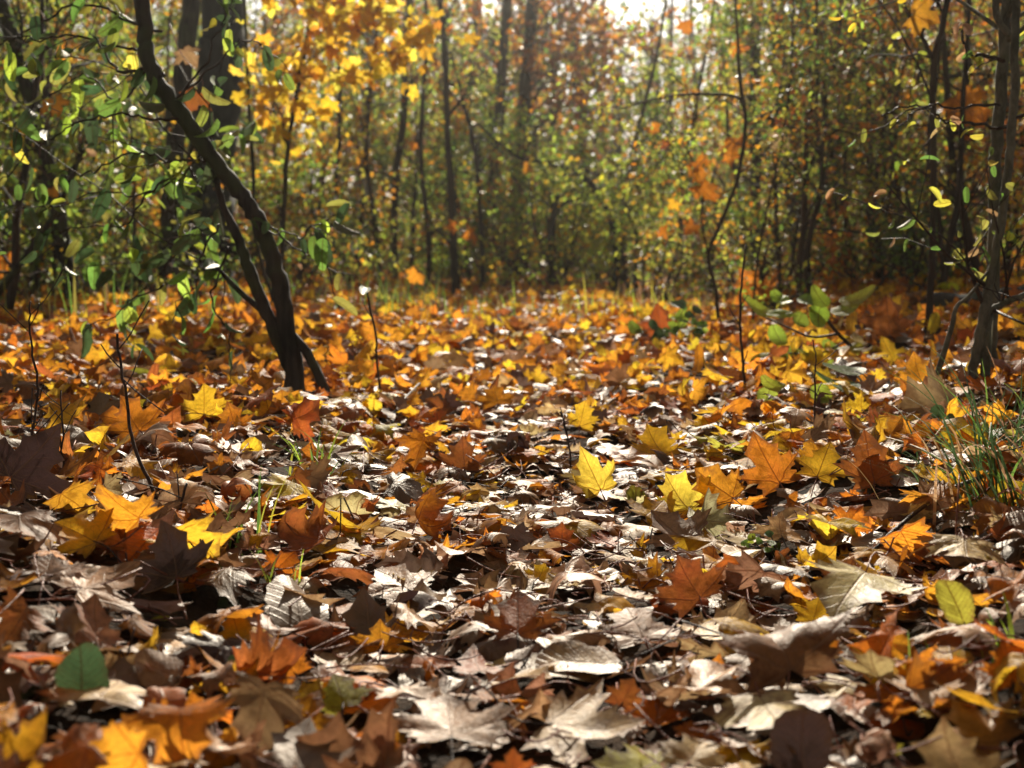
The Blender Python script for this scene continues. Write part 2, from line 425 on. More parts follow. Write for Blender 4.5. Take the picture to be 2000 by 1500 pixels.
# ------------------------------------------------------------------ colours of the litter
def litter_ids(x, y):
    """Which leaf colour falls where: trodden brown and tan on the path, yellow and orange beyond and beside it."""
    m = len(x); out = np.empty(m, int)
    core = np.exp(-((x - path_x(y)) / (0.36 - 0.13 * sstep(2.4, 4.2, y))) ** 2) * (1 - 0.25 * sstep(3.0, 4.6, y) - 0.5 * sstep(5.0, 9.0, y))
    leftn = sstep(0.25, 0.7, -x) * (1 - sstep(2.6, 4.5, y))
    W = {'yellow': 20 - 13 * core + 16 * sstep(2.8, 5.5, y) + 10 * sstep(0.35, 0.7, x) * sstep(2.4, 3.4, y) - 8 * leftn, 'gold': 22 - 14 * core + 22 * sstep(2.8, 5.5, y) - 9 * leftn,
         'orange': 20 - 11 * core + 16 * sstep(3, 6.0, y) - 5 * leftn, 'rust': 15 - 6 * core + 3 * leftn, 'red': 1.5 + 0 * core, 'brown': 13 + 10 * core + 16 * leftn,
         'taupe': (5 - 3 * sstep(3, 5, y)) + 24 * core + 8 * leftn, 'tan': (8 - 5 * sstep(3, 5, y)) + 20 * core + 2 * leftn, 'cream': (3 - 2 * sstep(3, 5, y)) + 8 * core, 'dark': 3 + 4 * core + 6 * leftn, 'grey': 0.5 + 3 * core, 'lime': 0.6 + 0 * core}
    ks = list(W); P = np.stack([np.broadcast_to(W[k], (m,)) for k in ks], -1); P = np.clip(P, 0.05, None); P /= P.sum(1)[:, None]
    r = rng.uniform(size=(m, 1)); sel = (np.cumsum(P, 1) < r).sum(1)
    return np.array([NAMES.index(k) for k in ks])[np.clip(sel, 0, len(ks) - 1)]

def litter_zone(tm, y0, y1, dens, szr, oval=False):
    wmax = 0.40 * y1 + 0.7
    n = int(dens * (y1 - y0) * 2 * wmax)
    x = rng.uniform(-wmax, wmax, n); y = rng.uniform(y0, y1, n)
    k = np.abs(x) < 0.40 * y + 0.7
    x, y = x[k], y[k]; m = len(x)
    top = rng.uniform(size=m)
    clear = np.ones(m, bool)
    for hx, hy, hr in HALL:
        clear &= ~((np.abs(x - hx) < hr * 0.95) & (hy - y > -hr * 0.6) & (hy - y < 0.05 + hr * 2.0) & (top > np.where(hy - y > hr * 0.7, 0.6, 0.3)))
    x, y, top = x[clear], y[clear], top[clear]; m = len(x)
    core = np.exp(-((x - path_x(y)) / (0.36 + 0.02 * y)) ** 2) * (1 - 0.8 * sstep(3.8, 8.0, y))
    tilt = np.abs(rng.normal(size=m)) * (0.17 + 0.24 * (1 - core)) * (0.45 + 0.8 * top)
    up = rng.uniform(size=m) < (0.04 + 0.17 * (1 - core) + 0.28 * sstep(3.0, 5.5, y)) * (top > 0.3)
    tilt = np.where(up, rng.uniform(0.4, 1.25, m), tilt)
    size = rng.uniform(*szr, m) * (0.75 if oval else 1) * np.where(up, 0.85, 1.0)
    bend = np.where(rng.uniform(size=m) < 0.45, rng.normal(size=m) * 1.9, rng.normal(size=m) * 0.6)
    taz = np.where(up, rng.normal(size=m) * 0.8 + np.where(rng.uniform(size=m) < 0.7, 0, math.pi), rng.uniform(0, 6.28, m))
    W = shape_leaves(tm, size, rng.uniform(0, 6.28, m), tilt, taz, bend, rng.uniform(0, 3.14, m), rng.normal(size=m) * 0.5,
                     rng.normal(size=m) * 0.3, np.abs(rng.normal(size=m)) * 0.07 + 0.02, np.where(rng.uniform(size=m) < 0.5, 1.0, -1.0))
    lo = W[..., 2].min(1)
    base = hgt(x, y) + 0.003 + top ** 1.5 * (0.045 - 0.022 * core) - 0.8 * lo
    W[..., 0] += x[:, None]; W[..., 1] += y[:, None]; W[..., 2] += base[:, None]
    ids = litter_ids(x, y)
    low = top < 0.3
    ids = np.where(low & (rng.uniform(size=m) < 0.6), pick({'brown': 3, 'dark': 3, 'grey': 2, 'taupe': 2}, m), ids)
    return W, tint(ids), np.floor(rng.uniform(0, 900, m))

def litter(name, label, zones, mat):
    Vs, Fs, C, Rn, UV, n = [], [], [], [], [], 0
    for tm, args in zones:
        W, c, r = litter_zone(tm, *args)
        V, F = stack(W, tm); nv = len(tm['V'])
        Vs.append(V); Fs += [f + n for f in F]; n += len(V)
        C.append(np.repeat(c, nv, 0)); Rn.append((r[:, None] + 0.97 * tm['fr'][None]).ravel()); UV.append(np.tile(tm['V'], (len(W), 1)))
    tri = np.concatenate([f for f in Fs if f.shape[1] == 3]); qs = [f for f in Fs if f.shape[1] == 4]
    o = make(name, np.concatenate(Vs), [tri] + ([np.concatenate(qs)] if qs else []), mat, None, np.concatenate(C), np.concatenate(Rn), np.concatenate(UV))
    tag(o, label, 'leaf litter', kind='stuff')
def stalk_litter():
    T = Tubes()
    for _ in range(1500):
        y = 0.9 + 5.0 * rng.uniform() ** 1.2; x = rng.uniform(-0.42, 0.42) * y + rng.uniform(-0.3, 0.3)
        L = rng.uniform(0.04, 0.13); a = rng.uniform(0, 6.28); e = rng.normal() * 0.25
        d = np.array([math.cos(a), math.sin(a), 0]); n = np.array([-d[1], d[0], 0])
        t = np.linspace(-0.5, 0.5, 6)[:, None]
        P = np.array([x, y, float(hgt(x, y)) + rng.uniform(0.02, 0.055)]) + t * d * L + (t ** 2) * n * L * rng.normal() * 0.8 + t * np.array([0, 0, e * L]) - t ** 2 * np.array([0, 0, L * rng.normal() * 0.4])
        T.add(P, np.linspace(0.0009, 0.0014, 6), 4)
    tag(T.build('fallen_stalk_litter', M_STALK), 'loose red brown leaf stalks scattered through the litter', 'leaf litter', kind='stuff')
stalk_litter()

# ------------------------------------------------------------------ single leaves
LEAF_N = [0]
def one_leaf(c, size, color, label, tilt=0.2, taz=0.0, yaw=None, k1=0.0, a1=0.0, k2=0.0, fold=0.15, wav=0.05, flip=1, oval=None, lift=0.0, stalk=True, air=False, group=None, cat='leaf', var=0.1, fit=None):
    """One fallen (or hanging) leaf: the blade is the thing, its stalk the only part."""
    f = lambda q: np.array([float(q)])
    tm = TM_HERO if not oval else (TO_R if oval == 'round' else TO_A)
    yaw = rng.uniform(0, 6.28) if yaw is None else yaw
    W = shape_leaves(tm, f(size), f(yaw), f(tilt), f(taz), f(k1), f(a1), f(k2), f(fold), f(wav), f(flip))[0]
    c = np.array(c, float)
    if not air:
        c[2] = hgt(c[0], c[1]) + 0.03 + lift - 0.85 * W[:, 2].min()
    ids = np.array([NAMES.index(color)]); cc = tint(ids, var)
    if fit is not None: W, c = fit(W)
    nv = len(W)
    o = make('maple_leaf' if not oval else 'oval_leaf', W, tm['F'], (M_FRESH if (air or color in ('lemon', 'yellow')) else M_MAPLE) if not oval else M_OVAL, None, np.repeat(cc, nv, 0), math.floor(rng.uniform(0, 900)) + 0.97 * tm['fr'], tm['V'])
    o.location = c
    tag(o, label, cat, group)
    if stalk:
        j = int(np.argmin(np.abs(tm['V'] - np.array([0, 0.0])).sum(1)))
        p0 = W[j]; ctr = W[0]
        d = unit(p0 - ctr); L = size * rng.uniform(0.5, 0.9)
        q = [p0 - d * 0.004, p0 + d * L * 0.35 + rng.normal(size=3) * L * 0.06, p0 + d * L * 0.7 + rng.normal(size=3) * L * 0.12 + np.array([0, 0, 0.02 * rng.normal()]), p0 + d * L + rng.normal(size=3) * L * 0.2]
        if air:
            q = [p0 - d * 0.004, p0 + d * L * 0.3 + np.array([0, 0, 0.03]), p0 + np.array([rng.normal() * 0.05, 0.02, 0.16]), p0 + np.array([rng.normal() * 0.12, 0.05, rng.uniform(0.25, 0.5)])]
        T = Tubes(); T.add(spline(q, 9), np.linspace(0.0011, 0.0025 if air else 0.0016, 9), 5)
        T.build('stalk', M_STALK if rng.uniform() < 0.6 else M_TWIG, o)
    LEAF_N[0] += 1
    return o, c

HALL = []   # (x, y, half width) of every leaf placed by eye, kept clear of loose litter
HERO = []   # (short name, x, y) to name neighbours by
def project(P):
    q = P - np.array([0, 0, CAM_H]); zf = q[..., 1] * cp - q[..., 2] * sp
    return np.stack([1000 + FPX * q[..., 0] / zf, 750 - FPX * (q[..., 1] * sp + q[..., 2] * cp) / zf], -1)
def hero(u, v, w, color, label, short=None, t=0.3, rel=0.0, lift=0.0, **kw):
    """A leaf whose middle is seen at pixel (u, v), w pixels wide; t tilts its face towards the path."""
    v = v - 18
    def fit(W):
        tu, tv = u, v
        for k in range(6):
            g = ground(tu, min(tv, 1700)); c = np.array([g[0], g[1], hgt(g[0], g[1]) + 0.032 + lift - 0.85 * W[:, 2].min()])
            q = project(W + c); lo_, hi_ = q.min(0), q.max(0)
            if k < 4: W = W * np.clip(w / (hi_[0] - lo_[0]), 0.5, 2.0)
            m = (lo_ + hi_) / 2; tu += u - m[0]; tv += v - m[1]
        return W, c
    d = ground(u, v); size = w / FPX * math.hypot(d[1], CAM_H)
    kw.setdefault('yaw', rng.uniform(-0.7, 0.7))
    o, c = one_leaf((d[0], d[1], 0), size, color, label, tilt=t, taz=rel, group='single leaves on top of the forest litter', fit=fit, **kw)
    HALL.append((c[0], c[1], 0.5 * w / FPX * c[1]))
    if short: HERO.append((short, c[0], c[1]))
    return o

# u, v, width, colour, label, short
hero(1340, 982, 122, 'lemon', 'bright lemon yellow maple leaf standing upright, glowing, brightest on the path', 'the glowing lemon leaf', 0.8, 0.05, yaw=0.5, k1=0.9, a1=1.2, wav=0.08, var=0.0)
hero(1160, 940, 92, 'lemon', 'upright golden yellow maple leaf with pointed lobes behind the glowing lemon leaf', 'the upright golden leaf', 1.0, -0.2, yaw=0.3, k1=1.5, a1=1.57, wav=0.08)
hero(1140, 830, 70, 'yellow', 'small upright yellow maple leaf standing alone at mid path', None, 1.0, 0.1)
hero(1285, 885, 120, 'yellow', 'wide yellow maple leaf with ragged teeth on the litter beyond the lemon leaf', None, 0.5, 0.2)
hero(1405, 975, 110, 'gold', 'mottled gold maple leaf leaning against the glowing lemon leaf', None, 0.85, -0.3)
hero(742, 1262, 125, 'gold', 'clean golden maple leaf tilted up to the light in mid path', 'the clean golden leaf', 0.75, 0.1, yaw=0.1, wav=0.03)
hero(608, 1418, 130, 'gold', 'golden orange maple leaf standing at the dark lower edge of the path', 'the golden orange leaf low on the path', 0.7, -0.1, yaw=-0.3)
hero(382, 1405, 95, 'orange', 'orange maple leaf with jagged tips beside a folded orange leaf', 'the jagged orange leaf', 0.9, 0.1, yaw=0.2)
hero(295, 1415, 95, 'orange', 'folded dull orange maple leaf beside the jagged orange leaf', None, 0.7, -0.3, k1=1.4, a1=1.57)
hero(566, 1325, 90, 'orange', 'spotted orange maple leaf standing on edge above the golden orange one', None, 1.1, 0.4, yaw=1.0)
hero(1530, 1295, 280, 'brown', 'large rolled brown maple leaf curled into a tube with orange ends', 'the big rolled brown leaf', 0.35, 0.0, yaw=0.3, k1=-2.7, a1=0.0, k2=0.2, wav=0.03, lift=0.02)
hero(1403, 1330, 85, 'orange', 'bright orange maple leaf poking out at the end of the rolled brown leaf', None, 0.95, 0.1)
hero(1610, 1280, 80, 'orange', 'frayed orange leaf tip lying on the rolled brown leaf', None, 0.8, -0.4, lift=0.03)
hero(1690, 1170, 250, 'cream', 'large cream white maple leaf arched over the litter, shining', 'the large cream leaf', 0.22, 0.1, yaw=2.6, k1=-0.8, a1=0.2, lift=0.02, wav=0.04)
hero(1490, 1410, 230, 'cream', 'broad pale yellow maple leaf with dark veins lying flat near the path edge', 'the broad pale yellow leaf', 0.2, 0.0, yaw=3.3, k1=-0.5, a1=1.57)
hero(1565, 1465, 125, 'dark', 'blackish brown round leaf standing on edge in its own shade', 'the blackish round leaf', 1.1, 0.0, yaw=0.0, oval='round')
hero(1888, 1095, 170, 'cream', 'ivory maple leaf draped over dark soil under the long grass', 'the ivory leaf', 0.35, -0.1, yaw=2.9, k1=-0.9, a1=1.57, lift=0.02)
hero(1345, 1165, 150, 'rust', 'russet orange maple leaf raised on its edge in front of pale shining leaves', 'the russet leaf', 0.8, -0.1, yaw=0.4)
hero(1590, 1215, 95, 'yellow', 'yellow maple leaf tucked under the large cream leaf', None, 0.6, 0.1)
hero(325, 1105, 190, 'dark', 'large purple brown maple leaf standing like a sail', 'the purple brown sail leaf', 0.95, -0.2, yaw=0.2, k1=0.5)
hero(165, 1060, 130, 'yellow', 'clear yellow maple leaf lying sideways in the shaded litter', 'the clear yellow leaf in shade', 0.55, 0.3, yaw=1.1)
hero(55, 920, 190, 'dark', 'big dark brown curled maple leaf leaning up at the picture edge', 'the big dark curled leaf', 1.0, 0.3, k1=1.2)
hero(1865, 1195, 80, 'lime', 'oval yellow green leaf standing up behind brown litter', 'the yellow green oval leaf', 1.0, 0.2, yaw=0.4, oval='round')
hero(1000, 1510, 100, 'red', 'vivid red orange maple leaf at the very bottom of the path', 'the vivid red leaf', 0.9, 0.0, var=0.0)
hero(850, 1015, 80, 'orange', 'narrow folded orange leaf standing on end in mid path', 'the narrow folded orange leaf', 1.3, 1.2, k1=2.4, a1=1.57, yaw=0.1)
hero(1090, 1065, 100, 'red', 'red orange maple leaf lying flat among wet shining leaves', 'the flat red orange leaf', 0.4, 0.0)
hero(1700, 915, 150, 'rust', 'dark rust red maple leaf leaning upright behind a long straw', 'the dark rust red leaf', 0.95, 0.1, yaw=0.1)
hero(1610, 925, 120, 'yellow', 'ragged yellow maple leaf leaning on the dark rust red leaf', None, 0.9, -0.1)
hero(1505, 925, 140, 'orange', 'tall orange brown maple leaf standing up beside yellow ragged ones', None, 1.0, 0.2)
hero(1220, 1380, 80, 'rust', 'small deep rust leaf standing in pale flat litter', 'the small deep rust leaf', 0.9, 0.0)
hero(1792, 745, 100, 'gold', 'blurred speckled gold maple leaf standing beside a dark leaning twig', 'the speckled gold leaf', 1.1, 0.0, yaw=0.2, k1=0.4)
hero(1738, 705, 75, 'yellow', 'yellow maple leaf with a long red stalk beyond the speckled gold leaf', None, 1.0, 0.2)
hero(1840, 775, 190, 'tan', 'long curled tan maple leaf rising towards the slender trunk', 'the long curled tan leaf', 0.5, 0.5, k1=1.6, a1=1.3, yaw=1.9)
hero(880, 1425, 270, 'taupe', 'very large pale taupe maple leaf spread flat with clear ribs', 'the very large flat taupe leaf', 0.18, 0.1, yaw=0.1, k1=-0.3, lift=0.01)
hero(1140, 1430, 250, 'tan', 'large pale tan maple leaf with a long dark stalk lying flat', 'the large flat tan leaf', 0.22, -0.1, yaw=-1.8, k1=-0.5)
hero(1130, 1300, 170, 'tan', 'long oval pale leaf with fine ribs lying flat on the path', 'the long ribbed pale leaf', 0.2, 0.0, yaw=1.5, oval='long', k2=0.8)
hero(1325, 1055, 140, 'taupe', 'grey brown maple leaf with fine veins propped behind shining litter', None, 0.5, 0.0)
hero(600, 1050, 120, 'rust', 'red brown leaf curled along its length, lying like a boat', 'the boat shaped red brown leaf', 0.4, 0.0, k1=2.4, a1=0.1, yaw=1.3)
hero(552, 1125, 90, 'orange', 'two lobed orange maple leaf standing on pale litter', 'the two lobed orange leaf', 0.9, 0.2)
hero(470, 1252, 140, 'yellow', 'arched yellow maple leaf lying over a dark hollow', 'the arched yellow leaf', 0.3, 0.1, k1=-0.9, a1=1.57)
hero(310, 1325, 95, 'taupe', 'smooth taupe oval leaf lying face up in shade', None, 0.5, 0.1, oval='round', yaw=1.2)
hero(120, 1320, 100, 'orange', 'orange maple leaf behind the round dark green leaf', None, 0.7, 0.1)
hero(1965, 1320, 120, 'orange', 'bright orange maple leaf cut off by the picture edge beside green blades', 'the bright orange leaf at the edge', 1.0, 0.1)
hero(1755, 1395, 60, 'orange', 'small orange leaf scrap upright between dark leaves', None, 1.0, 0.2)
hero(1742, 1480, 50, 'lime', 'tiny lime green leaf scrap near the bottom of the path', None, 0.9, 0.0)
hero(1520, 1050, 120, 'tan', 'domed tan maple leaf curling over at the path side', None, 0.5, 0.2, k1=-1.6, a1=1.0)
hero(1015, 1220, 170, 'rust', 'orange brown maple leaf with a pale curled rim in the middle of the path', 'the orange brown leaf in mid path', 0.5, 0.0, yaw=0.0)
hero(590, 1490, 240, 'grey', 'large grey brown maple leaf lying flat in the near shade', 'the large grey brown leaf', 0.2, 0.0, k1=-0.4)
hero(1850, 1500, 280, 'tan', 'very large half brown half pale maple leaf at the bottom edge', 'the very large half brown leaf', 0.35, -0.1, k1=-0.8, a1=1.57)
hero(1355, 1490, 140, 'cream', 'yellowish cream maple leaf with round lobes at the bottom edge', 'the yellowish cream leaf', 0.4, 0.0)
hero(95, 1130, 190, 'brown', 'wide warm brown maple leaf lying flat with its stalk up', 'the wide warm brown leaf', 0.35, 0.0)
hero(1060, 1140, 80, 'yellow', 'small bright yellow maple leaf lying in white shining litter', 'the small yellow leaf in shine', 0.4, 0.0)
hero(400, 805, 110, 'yellow', 'blurred yellow maple leaf standing tall in the shaded litter', 'the blurred tall yellow leaf', 1.1, 0.0)
hero(965, 795, 90, 'gold', 'blurred gold maple leaf lying at mid distance on the path', None, 0.7, 0.0)
hero(1240, 1245, 160, 'taupe', 'dull taupe maple leaf crossed by a long red stalk', 'the dull taupe leaf', 0.3, 0.0)
hero(1290, 645, 95, 'red', 'deep red orange maple leaf standing far up the path beside green weeds', None, 1.1, 0.0)
hero(1730, 640, 120, 'rust', 'blurred rust red maple leaf standing between thin stems', None, 1.2, 0.0)
hero(770, 1160, 170, 'taupe', 'dusty taupe maple leaf lying flat near the clean golden leaf', None, 0.25, 0.2)
hero(1470, 590, 110, 'orange', 'tall orange maple leaf caught upright against a thin grey stem', None, 1.3, 0.0)
hero(260, 840, 130, 'orange', 'dim orange maple leaf leaning on a dark twig in shade', None, 0.9, 0.2)
hero(900, 905, 110, 'rust', 'dark rust maple leaf standing beyond the narrow folded orange leaf', None, 0.8, 0.0)
hero(620, 895, 120, 'cream', 'whitish maple leaf bent over, in half shade', None, 0.3, 0.0, k1=-1.0)

litter('leaf_litter', 'deep carpet of fallen brown, orange and yellow maple leaves over the whole forest floor',
       [(TM_A, (0.9, 4.6, 270, (0.08, 0.16))), (TM_B, (0.9, 4.2, 90, (0.025, 0.06))), (TM_B, (4.6, 8.5, 220, (0.09, 0.165))), (TM_C, (8.5, 17.0, 170, (0.09, 0.17)))], M_MAPLE)
litter('oval_leaf_litter', 'small ribbed oval leaves mixed into the maple leaf carpet',
       [(TO_A, (0.9, 4.2, 60, (0.04, 0.09), True)), (TO_B, (4.2, 9.0, 40, (0.05, 0.09), True))], M_OVAL)


# the rest of the nearest leaves, each named by what lies beside it
ADJ = {'yellow': 'yellow', 'gold': 'golden', 'orange': 'orange', 'rust': 'rust brown', 'red': 'red', 'brown': 'brown', 'taupe': 'taupe', 'tan': 'tan', 'cream': 'cream', 'dark': 'blackish', 'grey': 'grey', 'lime': 'lime'}
USED = set()
def near_label(x, y, color, form, big, kind):
    d = sorted(HERO, key=lambda h: (h[1] - x) ** 2 + (h[2] - y) ** 2)
    a, b, c = d[0], d[1], d[2]
    rels = []
    if abs(y - a[2]) > 0.05: rels.append('behind' if y > a[2] else 'in front of')
    rels.append('beside')
    tries = ['%s %s %s leaf %s %s' % (form, ADJ[color], kind, rels[0], a[0])]
    for sz in (big,):
        tries.append('%s %s %s %s leaf %s %s' % (sz, form, ADJ[color], kind, rels[0], a[0]))
    for q in d[1:6]:
        tries.append('%s %s %s leaf between %s and %s' % (form, ADJ[color], kind, a[0], q[0]))
    for t in tries:
        t = t.strip()
        if t not in USED and len(t.split()) <= 16:
            USED.add(t); return t
    return None

def near_leaves(n):
    got, tries, P = 0, 0, []
    while got < n and tries < 6000:
        tries += 1
        y = 1.5 + 2.3 * rng.uniform() ** 1.25; x = rng.uniform(-0.36, 0.36) * y
        if any((x - a) ** 2 + (y - b) ** 2 < 0.055 ** 2 for a, b in P): continue
        if any(abs(x - hx) < hr + 0.045 and -hr * 0.6 < hy - y < 0.11 + hr * 1.8 for hx, hy, hr in HALL): continue
        ids = int(litter_ids(np.array([x]), np.array([y]))[0]); color = NAMES[ids]
        core = math.exp(-((x - 0.06) / 0.42) ** 2)
        size = rng.uniform(0.05, 0.125); oval = rng.uniform() < 0.07
        q = rng.uniform(); tilt, k1, wav = abs(rng.normal()) * 0.22 + 0.05, rng.normal() * 0.5, 0.05
        taz = rng.uniform(0, 6.28); form = 'flat'
        if q < 0.08 + 0.16 * (1 - core): tilt, taz, form = rng.uniform(0.5, 1.1), rng.normal() * 0.5, 'upright'
        elif q < 0.48: k1, form = rng.choice([-1, 1]) * rng.uniform(1.3, 2.8), 'curled'
        elif q < 0.75: wav, form = 0.12, 'crinkled'
        lab = near_label(x, y, color, form, 'large' if size > 0.105 else 'small' if size < 0.08 else 'middling', 'oval' if oval else 'maple')
        if lab is None: continue
        P.append((x, y)); got += 1
        one_leaf((x, y, 0), size * (0.8 if oval else 1), color, lab, tilt=tilt, taz=taz, k1=k1, a1=rng.uniform(0, 3.14), k2=rng.normal() * 0.4, fold=rng.normal() * 0.25, wav=wav,
                 flip=1 if rng.uniform() < 0.5 else -1, oval='long' if oval else None, lift=rng.uniform(-0.02, 0.012), stalk=rng.uniform() < 0.6,
                 group='single leaves on top of the forest litter', var=0.22)
near_leaves(215)

# ------------------------------------------------------------------ trees and saplings of the photograph
def px_path(pts, Y, dy=None, k=None):
    """pixel path (u, v, width px) at depth Y -> (points, radii)"""
    P = np.array([at(u, v, Y + (dy[i] if dy is not None else 0)) for i, (u, v, w) in enumerate(pts)])
    r = np.array([w * 0.5 / FPX * Y for _, _, w in pts])
    k = k or max(10, 5 * len(pts))
    Q = spline(np.hstack([P, r[:, None]]), k)
    return Q[:, :3], np.clip(Q[:, 3], 0.0012, None)

def base_depth(u, v): return ground(u, v)[1]

def tree(name, label, cat, stems, Y=None, bark=None, branches=0, blen=1.0, fol=None, fsize=0.05, fkind='oval', lo=0.35, group=None, twigs=(), depth=1, kids=6, per=1, up=0.05, wob=0.16, fmat=None, dirbias=None, sides=9, lump=0.0, twigleaf=0.25, droop=0.5, jitter=0.02, hi=1.0, bstems=None):
    """A tree, sapling or shrub: Empty at its base > trunk, limbs, foliage."""
    u0, v0, _ = stems[0][0]
    if Y is None: Y = base_depth(u0, v0)
    b = at(u0, v0, Y); b[2] = hgt(b[0], b[1])
    root = empty(name, b)
    bark = bark or M_BARKB
    mains = []
    for i, st in enumerate(stems):
        T = Tubes(); P, r = px_path(st, Y); 
        if i == 0 or st[0][1] > 560:
            P[0, 2] = hgt(P[0, 0], P[0, 1]) - 0.03; r[0] *= 1.55; r[1] *= 1.12
        P[1:-1] += rng.normal(size=P[1:-1].shape) * r[1:-1, None] * 0.12
        T.add(P - b, r, sides, lump); T.build('trunk' if i == 0 else 'stem', bark, root)
        mains.append((P - b, r))
    out = []
    for tw in twigs:
        T = Tubes()
        P, r = px_path(tw, Y, None, 6 * len(tw)); P = P - b
        P += np.cumsum(rng.normal(size=P.shape) * 0.006, 0)
        T.add(P, r, 5)
        for i in range(2, len(P)):
            if rng.uniform() < twigleaf: out.append(np.concatenate([P[i], unit(P[i] - P[i - 1])]))
            if rng.uniform() < twigleaf * 0.4: grow(T, P[i], unit(P[i] - P[i - 1]) + rng.normal(size=3) * 0.7, rng.uniform(0.08, 0.25), 0.0022, 0, 2, out, 0.2, -0.05, 4)
        T.build('hanging_limb', M_TWIG, root)
    for j in range(branches):
        P, r = mains[int(rng.choice(bstems)) if bstems else rng.integers(len(mains))]
        t = rng.uniform(lo, hi); i = min(int(t * (len(P) - 1)), len(P) - 2)
        dd = unit(P[i + 1] - P[i]); a = unit(np.cross(dd, rng.normal(size=3)))
        ang = rng.uniform(0.6, 1.3); d = dd * math.cos(ang) + a * math.sin(ang)
        if dirbias is not None: d = unit(d + np.array(dirbias))
        T = Tubes(); grow(T, P[i], d, blen * rng.uniform(0.5, 1.2), min(r[i] * 0.45, 0.02), depth, kids, out, wob, up, 5)
        T.build('limb', bark if not twigs else M_TWIG, root)
    if fol and out:
        foliage('foliage', np.array(out), root, fol, fsize, fkind, fmat or (M_MAPLE if fkind in ('maple', 'star') else M_GREEN), droop, None, jitter, per)
    tag(root, label, cat, group)
    return root

G_SHADE = {'green': 5, 'spring': 1.5, 'deep': 5, 'lime': 0.8, 'olive': 3}  # darker leaf mix: shade of the left side put into the colours
G_MIX = {'spring': 3, 'lime': 2.5, 'olive': 5, 'gold': 2, 'yellow': 1, 'rust': 1.2, 'green': 3, 'brown': 1.5}
G_DULL = {'olive': 5, 'green': 4, 'rust': 2, 'lime': 2, 'brown': 3, 'deep': 2}
G_GOLD = {'gold': 3, 'yellow': 2, 'lime': 2, 'orange': 1, 'tan': 1, 'olive': 4, 'brown': 1}
G_RUST = {'rust': 4, 'orange': 3, 'gold': 2, 'brown': 3, 'olive': 2}
G_GRN = {'spring': 4, 'green': 4, 'lime': 2, 'olive': 2}
ORN = {'orange': 5, 'rust': 2, 'gold': 2, 'red': 1}

# the leaning dark tree with green leaves, and its side stems
tree('leaning_tree', 'dark crooked tree leaning over the litter, hung with drooping oval green leaves', 'tree',
     [[(578, 790, 39.5), (562, 640, 35.3), (540, 530, 33.6), (508, 440, 31.1), (470, 380, 30.2), (420, 315, 30.2), (366, 238, 31.1), (314, 168, 31.1), (288, 110, 30.2), (280, 30, 29.4), (268, -120, 26.9), (250, -420, 21.8), (260, -900, 10.1)],
      [(600, 800, 20), (545, 670, 24), (500, 560, 24), (470, 480, 20), (440, 410, 14), (415, 330, 10)],
      [(650, 800, 17), (600, 690, 19), (540, 630, 16), (480, 580, 11), (420, 520, 8)]],
     bark=M_BARKD, branches=4, blen=0.9, fol={'green': 5, 'deep': 6, 'spring': 2, 'olive': 3, 'lime': 0.8}, fsize=0.082, fkind='oval', lo=0.955, twigleaf=0.2, dirbias=(0.1, 0.6, 0.4), kids=5, per=1, up=0.06, droop=0.9, sides=11, lump=0.07,  # leaf colours weighted dark to carry the shade on this tree
     twigs=[[(300, 100, 7), (210, 75, 5), (120, 62, 4), (45, 50, 3)], [(318, 150, 9), (270, 122, 8), (208, 118, 6), (150, 60, 3)],
            [(352, 232, 7), (270, 240, 5), (180, 240, 4), (120, 290, 3), (50, 340, 3), (-20, 400, 2)], [(400, 322, 6), (330, 308, 5), (250, 305, 4), (170, 345, 3)],
            [(380, 345, 6), (330, 360, 5), (260, 430, 4), (200, 470, 3), (60, 480, 2)], [(470, 405, 5), (520, 440, 4), (600, 470, 3), (640, 440, 3), (690, 455, 2)],
            [(425, 430, 5), (402, 520, 4), (382, 580, 3), (350, 640, 2)], [(445, 480, 5), (420, 560, 4), (440, 640, 3), (460, 720, 2)], [(330, 560, 4), (250, 600, 3), (145, 680, 2)],
            [(350, 200, 5), (400, 100, 4), (430, 30, 3), (440, -60, 2)], [(470, 390, 5), (560, 480, 4), (620, 500, 3), (640, 560, 2)], [(310, 60, 6), (180, 10, 5), (60, 20, 4), (-40, 80, 2)],
            [(300, 130, 5), (240, 200, 4), (150, 150, 3), (60, 200, 2)], [(400, 300, 5), (300, 400, 4), (180, 420, 3), (70, 470, 2), (20, 440, 2)], [(340, 200, 5), (450, 110, 4), (520, 60, 3), (560, 90, 2)]])
